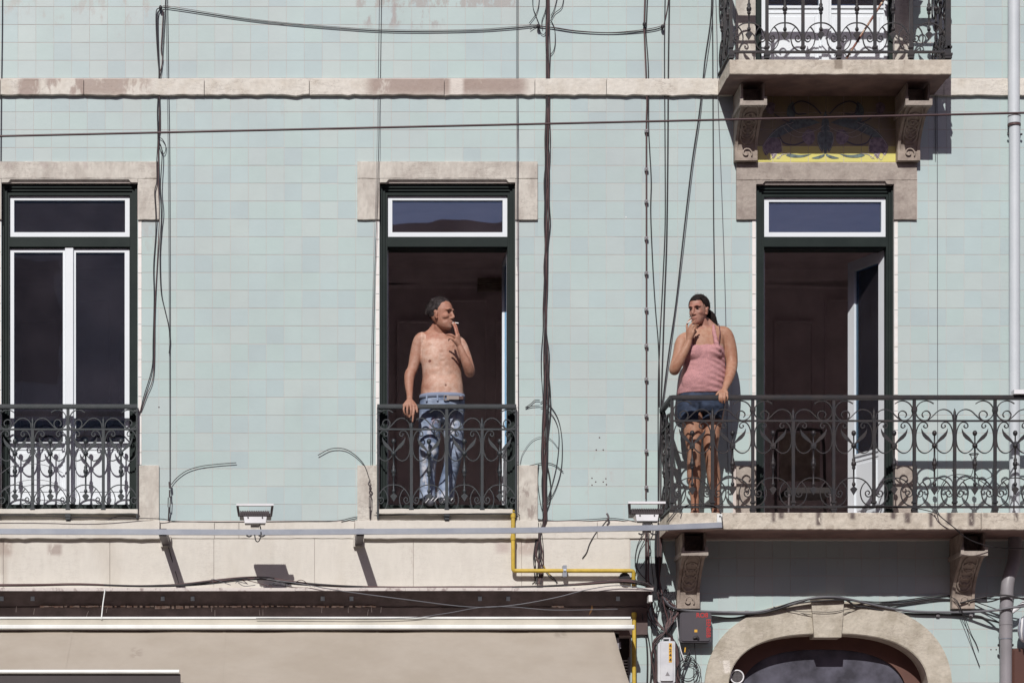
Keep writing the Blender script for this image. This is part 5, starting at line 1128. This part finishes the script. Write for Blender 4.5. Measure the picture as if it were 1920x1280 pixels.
def head_skin(h, mb, male=True):
    jw = 1. if male else .93; rings = [(-.120, .014, .080, .052), (-.112, .028, .091, .02), (-.100, .039, .096, -.005), (-.085, .047, .0955, -.03), (-.068, .0535, .094, -.038), (-.050, .058, .093, -.062), (-.030, .062, .092, -.084), (-.010, .066, .091, -.104), (.010, .069, .0895, -.109),
             (.030, .0715, .092, -.111), (.050, .0725, .090, -.110), (.070, .070, .083, -.104), (.090, .061, .068, -.090), (.105, .047, .048, -.070), (.116, .028, .024, -.046), (.121, .010, .002, -.022)]
    k0 = len(mb.v); n = 28
    for (z, w_, f_, b_) in rings:
        if z < -.03: w_ *= jw
        if z > .04: w_ *= .955; f_ -= .003; b_ += .004
        for i in range(n):
            t = 2 * math.pi * i / n; x = w_ * math.copysign(abs(math.cos(t)) ** .92, math.cos(t)); y = (f_ + b_) / 2 + (f_ - b_) / 2 * math.copysign(abs(math.sin(t)) ** .92, math.sin(t)); mb.v.append(h.w(x, y, z))
    for j in range(len(rings) - 1):
        for i in range(n): mb.f.append([k0 + j * n + i, k0 + j * n + (i + 1) % n, k0 + (j + 1) * n + (i + 1) % n, k0 + (j + 1) * n + i]); mb.mi.append(0); mb.sm.append(True)
    mb.f.append([k0 + i for i in range(n)][::-1]); mb.f.append([k0 + (len(rings) - 1) * n + i for i in range(n)]); mb.mi += [0, 0]; mb.sm += [True, True]
    for sg in (-1, 1):
        h.e(mb, (sg * (.036 if male else .032), .051 if male else .046, -.024), (.026, .036, .026) if male else (.025, .036, .026))
        h.e(mb, (sg * .072, -.006, -.010), (.008, .019, .031), Matrix.Rotation(sg * -.35, 3, 'Z')); h.e(mb, (sg * .075, -.008, .008), (.010, .016, .014)); h.e(mb, (sg * .071, .002, -.036), (.008, .009, .010))
        h.l(mb, [(sg * .008, .089, .027, .0085), (sg * .028, .087, .030, .0095), (sg * .046, .073, .026, .009)])
        h.e(mb, (sg * .0115, .098, -.037), (.0085, .011, .0075))
    h.l(mb, [(0, .086, .026, .0085), (0, .099, -.004, .009), (0, .1095, -.028, .0115 if male else .0105), (0, .100, -.038, .008)])
    h.e(mb, (0, .074, -.062), (.030, .024, .026)); h.e(mb, (0, .082, -.104), (.019, .015, .014))
    h.l(mb, [(-.022, .088, -.065, .004), (0, .0985, -.061, .0065), (.022, .088, -.065, .004)]); h.l(mb, [(-.018, .087, -.076, .005), (0, .0955, -.076, .0075), (.018, .087, -.076, .005)])
def head_bits(h, rt, hair_m, male=True):
    out = []
    for sg in (-1, 1):
        mb = MB(); h.e(mb, (sg * .031, .0835, .008), (.0135, .0060, .0040), n=10, m=6); mb.obj('eye', M_eye, rt)
        mb = MB(); h.l(mb, [(sg * .012, .0945, .023, .0022), (sg * .030, .0940, .028, .0030), (sg * .047, .0795, .025, .0020)]); mb.obj('eyebrow', hair_m, rt)
    mb = MB(); h.l(mb, [(-.020, .0915, -.0705, .0024), (0, .1005, -.069, .0034), (.020, .0915, -.0705, .0024)]); mb.obj('mouth', M_lip, rt)
def hair_shell(h, rt, m, line, r=(.080, .101, .090), c=(0, -.016, .038), rough=.003, tufts=0, seed=3, edge=.003):
    mb = MB(); n, mm = 56, 34; rr = random.Random(seed)
    for i in range(mm + 1):
        th = math.pi * i / mm
        for k in range(n):
            ph = 2 * math.pi * k / n; x, y, z = r[0] * math.sin(th) * math.cos(ph), r[1] * math.sin(th) * math.sin(ph), r[2] * math.cos(th)
            q_ = Vector((x + c[0], y + c[1], z + c[2])); over = q_.z - line(q_.y) + edge * noise.noise(q_ * 90)
            f = 1 + rough / .08 * (noise.noise(q_ * 60) * .7 + noise.noise(Vector((q_.x * 30, q_.y * 30, q_.z * 140)))*.4)
            if over < 0: f = max(.80, 1 + over * 9)
            q_ = Vector(c) + (q_ - Vector(c)) * f; mb.v.append(h.w(*q_))
    for i in range(mm):
        for k in range(n): mb.f.append([i * n + k, (i + 1) * n + k, (i + 1) * n + (k + 1) % n, i * n + (k + 1) % n]); mb.mi.append(0); mb.sm.append(True)
    for t in range(tufts):
        th, ph = rr.uniform(.15, 1.9), rr.uniform(0, 2 * math.pi); q_ = Vector((r[0] * math.sin(th) * math.cos(ph), r[1] * math.sin(th) * math.sin(ph), r[2] * math.cos(th))) + Vector(c)
        if q_.z < line(q_.y) + .004: continue
        nn = (q_ - Vector(c)).normalized(); dr = (nn * .35 + Vector((rr.uniform(-.4, .4), -.5, -.1 if nn.z < .7 else .35))).normalized(); L = rr.uniform(.012, .026); sd = dr.cross(nn).normalized() * .0019
        a = q_ + nn * -.001; k = len(mb.v); mb.v += [h.w(*(a - sd)), h.w(*(a + sd)), h.w(*(a + dr * L))]; mb.f.append([k, k + 1, k + 2]); mb.mi.append(0); mb.sm.append(False)
    return mb.obj('hair', m, rt, fix=False)
def tint(me, fn):
    ca = me.color_attributes.new('tint', 'FLOAT_COLOR', 'POINT')
    for i, v in enumerate(me.vertices): c = fn(v.co); ca.data[i].color = (c[0], c[1], c[2], 1)
def lerp(a, b, t): t = max(0., min(1., t)); return tuple(x + (y - x) * t for x, y in zip(a, b))
def hand(mb, wrist, knuckles, fingers, thumb, rw=.017, rk=.0115, rf=.0088):
    for k_ in knuckles: limb(mb, [(wrist, rw), (wrist.lerp(k_, .5), (rw + rk) / 2), (k_, rk)], 2)
    for i, f in enumerate(fingers): limb(mb, [(p, rf * (1 - .10 * j) * (.88 if i == 3 else 1)) for j, p in enumerate([knuckles[i]] + f)], 2)
    limb(mb, [(p, r_) for p, r_ in zip([wrist] + thumb, (rw, .0125, .0105, .009))], 2)

# ---- the man
mo = P(822, 945, -.12); man = thing('person', 'shirtless grey-haired man smoking at the open middle window in faded jeans', 'person', mo)
h = Head(P(827.5, 589.5, -.05), math.radians(56), math.radians(3), 0, 1.04)
mb = MB(); head_skin(h, mb)
limb(mb, [(P(826, 612, -.09), .056), (P(825, 630, -.11), .058), (P(825, 648, -.13), .066)])
T = lambda y, cx, hw, hd, d=-.12, yaw=0: (P(cx, y, d), hw / 233, hd, yaw)
torso(mb, [T(775, 829, 38, .095), T(755, 829, 40, .115), T(740, 829, 40.5, .128), T(725, 829, 39.5, .130), T(708, 829, 37, .120), T(690, 828, 37, .120), T(675, 827, 38.5, .126), T(660, 827, 38.5, .118), T(646, 826, 38, .100), T(636, 826, 35, .085), T(628, 825, 27, .068), T(621, 824, 17, .055)], e=2.3)
for sg, x in ((-1, 812), (1, 844)): mb.ell(P(x, 664, -.062), (.072, .052, .052), 18, 12)            # chest
mb.ell(P(829, 722, -.03), (.115, .035, .105), 18, 12)                                              # belly
limb(mb, [(P(824, 606, -.10), .046), (P(810, 622, -.12), .036), (P(796, 632, -.12), .034)], 3); limb(mb, [(P(826, 608, -.10), .046), (P(840, 626, -.12), .036), (P(852, 636, -.12), .034)], 3)
limb(mb, [(P(812, 634, -.10), .035), (P(797, 633, -.11), .044), (P(788, 638, -.115), .056), (P(781, 662, -.12), .053), (P(774, 690, -.11), .043), (P(768, 703, -.09), .044), (P(767, 722, -.05), .036), (P(768, 738, -.01), .027), (P(768, 749, .03), .024)], 4)
limb(mb, [(P(842, 638, -.10), .035), (P(854, 640, -.11), .044), (P(862, 646, -.11), .055), (P(872, 668, -.08), .050), (P(879, 686, -.02), .042), (P(881, 698, .04), .041), (P(876, 684, .09), .040), (P(868, 665, .11), .031), (P(862, 650, .115), .025)], 4)
hand(mb, P(768, 750, .035), [P(776, 761, .085), P(770, 760, .09), P(764, 760, .09), P(758, 760, .085)],
     [[P(776, 771, .10), P(774.5, 781, .10), P(773.5, 790, .095)], [P(770.5, 769, .108), P(770, 777, .10), P(768, 782, .09)], [P(763.5, 769, .108), P(764, 776, .10), P(764, 780, .088)], [P(757, 767, .10), P(758, 773, .095), P(760, 777, .085)]],
     [P(776, 756, .06), P(781, 763, .085), P(782, 772, .09)], .023, .0150, .0108)
hand(mb, P(861, 648, .115), [P(859, 628, .105), P(857, 630, .122), P(855, 634, .135), P(853, 639, .143)],
     [[P(857, 619, .085), P(855, 611, .07), P(851.5, 604.5, .055)], [P(854.5, 620, .105), P(852, 612, .085), P(848, 606, .066)], [P(849, 629, .145), P(843, 627, .135), P(837, 628, .12)], [P(848, 636, .152), P(843, 634, .145), P(841, 638, .13)]],
     [P(855, 642, .10), P(850, 638, .085), P(849, 632, .08)], .022, .0145, .0108)
# legs inside the jeans
limb(mb, [(P(810, 765, -.12), .085), (P(806, 850, -.10), .056), (P(804, 925, -.12), .04)], 3); limb(mb, [(P(848, 765, -.12), .085), (P(852, 850, -.16), .056), (P(836, 925, -.20), .04)], 3)
dents = [(h.w(sg * .031, .090, .008), .021, h.M @ Vector((0, -.0085, 0))) for sg in (-1, 1)] + [(P(836, 722, .005), .012, Vector((0, .012, 0)))]
dents += [(h.w(sg * .045, .058, -.055), .026, h.M @ Vector((-sg * .004, -.004, 0))) for sg in (-1, 1)]
dents += [(P(x, y, .005), .022, Vector((0, .007, 0))) for x, y in ((800, 684), (806, 687), (813, 688), (820, 686), (838, 686), (846, 688), (853, 686), (829, 676), (829, 668), (829, 660))]
dents += [(P(x, y, -.02), .035, Vector((0, .007, 0))) for x, y in ((829, 696), (829, 706), (814, 702), (845, 702), (790, 712), (866, 712), (829, 733), (812, 733), (846, 733), (798, 731))]
dents += [(P(x, y, -.03), .020, Vector((0, -.008, 0))) for x, y in ((806, 643), (812, 645), (818, 648), (837, 649), (843, 648), (849, 647))] + [(P(826, 646, -.03), .018, Vector((0, .010, 0)))]
me = remesh(mb, .0042, 2, dents); hh_ = [P(768, 770, .09), P(853, 624, .11)]
me = relax(me, lambda v: 0 if (v - h.c).length < .145 else min(1, max(0, min((v - q_).length for q_ in hh_) - .085) * 12), 22)
fore = [P(768, 722, -.05), P(768, 750, .035), P(872, 668, .09), P(859, 640, .11)]; hc = h.c; ch = P(830, 650, .0)
pale, tan, red = (.55, .375, .295), (.38, .21, .15), (.41, .20, .145)
nip = [P(806, 676, 0), P(858, 675, 0)]; navel = P(836, 722, .01); hairs = P(830, 666, 0)
def f(v):
    c = pale
    da = min((v - q_).length for q_ in fore); c = lerp(tan, c, (da - .11) / .10)
    z = v.z; c = lerp(red, c, (P(0, 632, -.1).z + .0 - z) / .05 + .0) if z > P(0, 660, 0).z and abs(v.x - ch.x) < .13 else c
    if (v - hc).length < .20: c = lerp(tan, red, .3 + .5 * noise.noise(v * 25))
    if v.x < P(790, 0, 0).x: c = lerp(c, tan, .75)
    for q_ in nip: 
        if math.hypot(v.x - q_.x, v.z - q_.z) < .011 and v.y < .07: c = (.22, .10, .075)
    if math.hypot(v.x - navel.x, v.z - navel.z) < .008: c = (.22, .11, .08)  # shade of the navel's hollow painted into the skin colour
    dh = math.hypot((v.x - hairs.x) / 1.2, v.z - hairs.z)
    if dh < .045 and v.y < .06: c = lerp(lerp(c, (.30, .20, .16), .22 + .6 * noise.noise(v * 160)), c, dh / .05)
    if hc.z - .03 > z and (v - h.w(0, .07, -.085)).length < .055: c = lerp(c, (.30, .19, .15), .35)
    return c
tint(me, f); o = link('body', recentre(me, mo), M_skinm, man, mo)
head_bits(h, man, M_hairg)
hair_shell(h, man, M_hairg, lambda y: .100 if y > .052 else .082 if y > .035 else .026 + y * 1.4 if y > .012 else -.022 if y > .0 else .028 if y > -.02 else -.050, r=(.0765, .106, .093), c=(0, -.017, .036), rough=.004, tufts=1500, edge=.006)
# jeans
mb = MB()
torso(mb, [T(742, 829, 41.5, .134), T(752, 829, 42, .134), T(765, 829, 42.5, .125), T(782, 828, 42, .115), T(792, 828, 40, .10)], e=2.5)
def leg(mb, pts):
    for y, cx, hw, d, hd in pts: pass
    torso(mb, [(P(cx, y, d), hw / 233, hd, 0) for y, cx, hw, d, hd in pts], 20, 2.1)
leg(mb, [(765, 808, 21, -.12, .105), (790, 806.5, 21.5, -.115, .105), (820, 804.5, 20, -.10, .095), (850, 804, 18.5, -.09, .085), (875, 802, 15, -.11, .075), (900, 801.5, 14, -.13, .075), (925, 801.5, 15, -.13, .085), (936, 802, 16, -.12, .09)])
leg(mb, [(765, 849, 21, -.12, .105), (790, 850, 20, -.12, .105), (820, 851, 18.5, -.12, .09), (850, 851, 16.5, -.13, .08), (875, 846, 15.5, -.16, .075), (900, 840, 15.5, -.19, .075), (925, 835, 17, -.20, .085), (936, 834, 18, -.20, .09)])
wr = lambda v: Vector((0, -1, 0)) * (.008 * noise.noise(Vector((v.x * 14, v.y * 9, v.z * 22))) + .004 * noise.noise(Vector((v.x * 30 + v.z * 22, 1, v.z * 44))))
me = remesh(mb, .006, 3, disp=wr); link('jeans', recentre(me, mo), M_jean, man, mo)
mb = MB(); torso(mb, [T(741.5, 829, 42.6, .140), T(750, 829, 43, .140)], e=2.5); b_ = mb.obj('belt', M_belt, man)
yb = P(836, 746, .025)
mb = MB(); c = P(837, 745.5, .02); c.y = mo.y - .142 + .0; mb.bar([c + Vector((x * .018, 0, z * .018)) for x, z in ((-1, -1), (1, -1), (1, 1), (-1, 1), (-1, -1))], .006, .012); mb.box(c + Vector((.002, -.005, -.014)), c + Vector((.10, .01, .014))); mb.obj('buckle', M_buckle, man)
mb = MB(); mb.box(c + Vector((.10, .004, -.011)), c + Vector((.135, .05, .013))); mb.obj('belt_tip', M_brass, man)
for x in (820, 864, 800):
    mb = MB(); q_ = P(x, 746, .0); q_.y = c.y + .004 + (abs(x - 829) / 233) ** 2 * 1.4; mb.box(q_ + Vector((-.006, -.006, -.024)), q_ + Vector((.006, .01, .024))); mb.obj('belt_loop', M_jean, man)
for (x, d) in ((804, -.03), (834, -.12)):
    mb = MB(); limb(mb, [(P(x - 4, 938, d - .12), .035), (P(x - 1, 940, d - .02), .035), (P(x + 4, 941.5, d + .06), .030)], 3); me = remesh(mb, .005, 2); so_ = link('shoe', recentre(me, mo), M_shoe, man, mo)
    mb = MB(); q_ = P(x + 2, 940, d + .04)
    for k in range(3): mb.tube([q_ + Vector((-.035 + k * .03, -.02, -.012)), q_ + Vector((-.015 + k * .03, -.052, .01)), q_ + Vector((0 + k * .03, -.02, .028))], .004, 5)
    mb.obj('shoe_stripe', M_shoew, man)
mb = MB(); mp_ = h.w(.0, .104, -.070); fd = (h.M @ Vector((0, 1, 0))).normalized(); mb.tube([mp_, mp_ + fd * .046 + Vector((.008, 0, -.008))], .0040, 8); tag(mb.obj('cigarette', M_cig), "white cigarette between the shirtless man's lips", 'cigarette')

# ---- the woman
wo = P(1317, 968, .28); wom = thing('person', 'dark-haired woman in pink tank top and denim shorts smoking on the balcony', 'person', wo)
h = Head(P(1310, 582, .30), math.radians(-36), math.radians(7), 0, .97)
mb = MB(); head_skin(h, mb, False)
limb(mb, [(P(1315, 600, .27), .048), (P(1320, 615, .26), .049), (P(1322, 632, .25), .058)])
T = lambda y, cx, hw, hd, d=.27, yaw=.10: (P(cx, y, d), hw / 236, hd, yaw)
torso(mb, [T(760, 1315, 42, .125), T(740, 1315, 42.5, .13), T(722, 1317, 42, .135), T(705, 1319, 40, .135), T(690, 1320, 37.5, .13), T(675, 1320, 36.5, .125), T(660, 1321, 36, .122), T(646, 1321, 37, .112), T(632, 1321, 38, .095), T(622, 1322, 33, .075), T(614, 1322, 20, .055)], e=2.3)
mb.ell(P(1312, 715, .35), (.135, .07, .12), 18, 12)
for x in (1303, 1337): mb.ell(P(x, 661, .355), (.070, .060, .060), 18, 12)
limb(mb, [(P(1322, 604, .25), .042), (P(1338, 616, .25), .036), (P(1352, 624, .25), .034)], 3); limb(mb, [(P(1318, 606, .25), .042), (P(1302, 622, .25), .036), (P(1288, 632, .25), .034)], 3)
limb(mb, [(P(1335, 624, .26), .038), (P(1350, 622, .26), .046), (P(1361, 628, .26), .055), (P(1368, 652, .26), .056), (P(1372, 678, .28), .048), (P(1371, 693, .32), .044), (P(1366, 712, .39), .036), (P(1361, 724, .45), .027), (P(1358, 732, .49), .023)], 4)
limb(mb, [(P(1303, 630, .26), .038), (P(1290, 632, .26), .045), (P(1279, 641, .27), .054), (P(1273, 668, .30), .052), (P(1267, 685, .35), .046), (P(1265, 693, .40), .043), (P(1274, 676, .43), .040), (P(1286, 654, .44), .032), (P(1292, 640, .44), .025)], 4)
hand(mb, P(1358, 731, .49), [P(1350, 739, .545), P(1354, 738, .553), P(1358.5, 738, .553), P(1363, 737, .545)],
     [[P(1349, 744, .563), P(1349, 750, .56), P(1350, 753, .55)], [P(1353.5, 745, .57), P(1353.5, 751, .565), P(1354, 755, .555)], [P(1359, 745, .57), P(1359, 751, .565), P(1358.5, 755, .555)], [P(1364, 743, .562), P(1364, 748, .56), P(1363, 751, .55)]],
     [P(1351, 733, .50), P(1346, 737, .50), P(1343, 741, .51)], .020, .0130, .0096)
hand(mb, P(1291.5, 641, .44), [P(1289, 619, .44), P(1292, 618, .455), P(1297, 619, .462), P(1300, 622, .465)],
     [[P(1287.5, 611, .43), P(1290, 604, .415), P(1294.5, 598, .405)], [P(1293, 612, .46), P(1298, 606, .45), P(1304, 601, .43)], [P(1299, 612, .468), P(1304, 609.5, .455), P(1309.5, 610, .435)], [P(1302, 616, .468), P(1305, 613.5, .455), P(1308, 615, .44)]],
     [P(1297, 630, .43), P(1301, 624, .42), P(1303, 619, .415)], .020, .0130, .0096)
limb(mb, [(P(1296, 760, .28), .10), (P(1298, 790, .29), .085), (P(1300, 825, .31), .066), (P(1301, 847, .31), .056), (P(1301, 865, .29), .054), (P(1301, 890, .27), .055), (P(1302, 920, .27), .040), (P(1303, 948, .27), .031), (P(1303, 962, .26), .034)], 4)
limb(mb, [(P(1336, 760, .26), .10), (P(1335, 790, .27), .083), (P(1333, 825, .29), .064), (P(1333, 847, .29), .054), (P(1335, 865, .27), .053), (P(1338, 890, .24), .055), (P(1341, 920, .24), .039), (P(1342, 948, .24), .031), (P(1342, 962, .23), .034)], 4)
for (x, d, tx) in ((1303, .26, -7), (1342, .23, -2)):
    limb(mb, [(P(x, 964, d - .02), .030), (P(x + tx * .5, 965, d + .06), .031), (P(x + tx, 967, d + .13), .026), (P(x + tx * 1.2, 969, d + .17), .018)], 3)
dents = [(h.w(sg * .031, .090, .008), .021, h.M @ Vector((0, -.0085, 0))) for sg in (-1, 1)]
me = remesh(mb, .0042, 2, dents); hh_ = [P(1356, 743, .55), P(1298, 612, .44)]
me = relax(me, lambda v: 0 if (v - h.c).length < .135 or v.z < P(0, 940, .3).z else min(1, max(0, min((v - q_).length for q_ in hh_) - .085) * 12), 22)
tw, fw = (.41, .24, .165), (.40, .235, .18); hc2 = h.c
def f(v):
    c = lerp(tw, (.35, .185, .12), .5 + noise.noise(v * 6))
    if (v - hc2).length < .16: c = lerp(fw, (.36, .175, .135), .5 + noise.noise(v * 22))
    if (v - P(1348, 655, .33)).length < .05: c = (.46, .31, .24)
    return c
tint(me, f); link('body', recentre(me, wo), M_skinm, wom, wo)
head_bits(h, wom, M_hair, False)
hair_shell(h, wom, M_hair, lambda y: .079 if y > .055 else .012 + y * 1.05 if y > .0 else .012 + y * 1.9 if y > -.03 else -.06, r=(.082, .107, .094), tufts=40, rough=.003, seed=5)
mb = MB(); limb(mb, [(h.w(-.02, -.11, .02), .020), (h.w(-.0, -.130, .0), .030), (P(1333, 593, .20), .034), (P(1337, 604, .19), .034), (P(1341, 614, .19), .026), (P(1344, 624, .20), .010)], 4); me = remesh(mb, .004, 2, disp=lambda v: Vector((1, 0, 0)) * .004 * noise.noise(Vector((v.x * 120, v.y * 120, v.z * 12)))); link('ponytail', recentre(me, wo), M_hair, wom, wo)
mb = MB(); 
for k in range(9): mb.tube(cr([h.w(.045, .055, .088 + k * .001), h.w(.062 + k * .001, .066, .086), h.w(.074 + k * .002, .066 + k * .001, .072 - k * .003)], 3), .0016, 4)
mb.obj('loose_strand', M_hair, wom)
mb = MB(); mb.ell(h.w(-.083, .002, -.038), (.004, .004, .006), 6, 4); mb.obj('earring', M_buckle, wom)
# tank top
mb = MB()
torso(mb, [T(741, 1315, 44.5, .143), T(732, 1315, 45, .149), T(720, 1317, 44.5, .150), T(705, 1319, 42.5, .148), T(690, 1320, 39.5, .141), T(675, 1320, 38.3, .136), T(660, 1321, 37, .130), T(652, 1321, 34, .118), T(645, 1322, 29, .098)], e=2.3)
mb.ell(P(1312, 716, .352), (.143, .079, .125), 20, 14)
mb.ell(P(1320, 662, .352), (.115, .058, .060), 20, 12)
for x in (1303, 1337): mb.ell(P(x, 662, .352), (.080, .070, .070), 18, 12)
limb(mb, [(P(1293, 655, .395), .022), (P(1294, 643, .380), .018), (P(1297, 630, .350), .015), (P(1301, 619, .30), .014), (P(1303, 613, .25), .012)], 4)
limb(mb, [(P(1347, 655, .404), .024), (P(1343, 643, .396), .019), (P(1341, 633, .380), .017), (P(1339, 624, .357), .016), (P(1338, 616, .323), .015), (P(1338, 611, .285), .014)], 8)
def wr(v):
    s_ = math.sin(v.z * 135 + v.x * 45 + 2.5 * noise.noise(Vector((v.x * 6, v.y * 3, v.z * 5)))) * max(0, min(1, (v.x - P(1318, 0, .3).x) * 7)) * .005
    return Vector((0, -1, 0)) * (s_ + .004 * noise.noise(Vector((v.x * 18, v.y * 8, v.z * 40))))
me = remesh(mb, .005, 9, disp=wr); link('tank_top', recentre(me, wo), M_tank, wom, wo)
mb = MB(); mb.tube(cr([P(1347, 650, .41), P(1348, 638, .395), P(1350, 624, .365), P(1349, 613, .31), P(1347, 607, .26)], 4), .0035, 5); mb.obj('bra_strap', mat('plum_strap', (.13, .04, .06), .6, grain=0), wom)
# shorts
mb = MB(); torso(mb, [T(738, 1315, 43, .134), T(750, 1315, 43.5, .137), T(765, 1314, 43.5, .134), T(776, 1313, 42, .118)], e=2.5)
leg(mb, [(760, 1293, 22, .28, .115), (775, 1293.5, 22.5, .285, .112), (791, 1294.5, 22, .29, .108)]); leg(mb, [(760, 1335, 21.5, .26, .115), (775, 1334, 21, .265, .108), (788, 1333, 20.5, .27, .10)])
xc_ = P(1314, 0, .4).x; zc_ = P(0, 752, .4).z
wr2 = lambda v: Vector((0, 1, 0)) * (.030 * math.exp(-((v.x - xc_) / .014) ** 2) * max(0, min(1, (zc_ - v.z) * 12)) * (1 if v.y < -.28 else 0)) + Vector((0, -1, 0)) * (.006 * noise.noise(Vector((v.x * 20 + v.z * 12, v.y * 9, v.z * 26))))
me = remesh(mb, .005, 3, disp=wr2); link('shorts', recentre(me, wo), M_short, wom, wo)
for (x, d, tx) in ((1303, .26, -7), (1342, .23, -2)):
    mb = MB(); mb.tube([P(x + tx * .7, 962, d + .09), P(x + tx, 960.5, d + .12), P(x + tx * 1.1 + 6, 964, d + .12)], .006, 6); mb.tube([P(x - 9, 965, d + .05), P(x - 3, 957, d + .07), P(x + 7, 958, d + .05), P(x + 10, 965, d + .02)], .006, 6)
    mb.box(P(x + tx - 9, 972, d + .17), P(x + tx + 9, 975, d - .05)); mb.obj('sandal', M_sand, wom)
mb = MB(); mb.tube([P(1288, 606, .44), P(1296.5, 600, .425)], .0042, 8); tag(mb.obj('cigarette', M_cig), "white cigarette held between the woman's fingers at her mouth", 'cigarette')

# chair with dark coat in the room behind the balcony door
co = P(1512, 958, -2.4); ch_ = thing('chair', 'dark high-backed chair in the shade inside the balcony door', 'chair', co)
b = Vector((co.x - .05, 2.4, P(0, 946, 0).z))
mb = MB(); mb.tube(cr([b + Vector((-.21, 0, 0)), b + Vector((-.22, .02, .5)), b + Vector((-.21, .06, .98)), b + Vector((-.15, .07, 1.06)), b + Vector((.15, .07, 1.06)), b + Vector((.21, .06, .98)), b + Vector((.22, .02, .5)), b + Vector((.21, 0, 0))], 5), .014, 8); mb.obj('frame', M_flood, ch_)
mb = MB(); mb.box(b + Vector((-.2, .0, .42)), b + Vector((.2, -.4, .47))); mb.obj('seat', M_dark, ch_); mb = MB(); mb.box(b + Vector((-.18, .05, .6)), b + Vector((.18, .07, 1.03))); mb.obj('backrest', M_corbel, ch_)
for sg in (-1, 1): mb = MB(); mb.tube([b + Vector((sg * .18, -.38, .43)), b + Vector((sg * .2, -.42, 0))], .014, 8); mb.obj('leg', M_flood, ch_)

# ------------------------------------------------------------------ tidy: thin smooth shading limits
print('objects', len(sc.objects), 'faces', sum(len(m.polygons) for m in bpy.data.meshes))
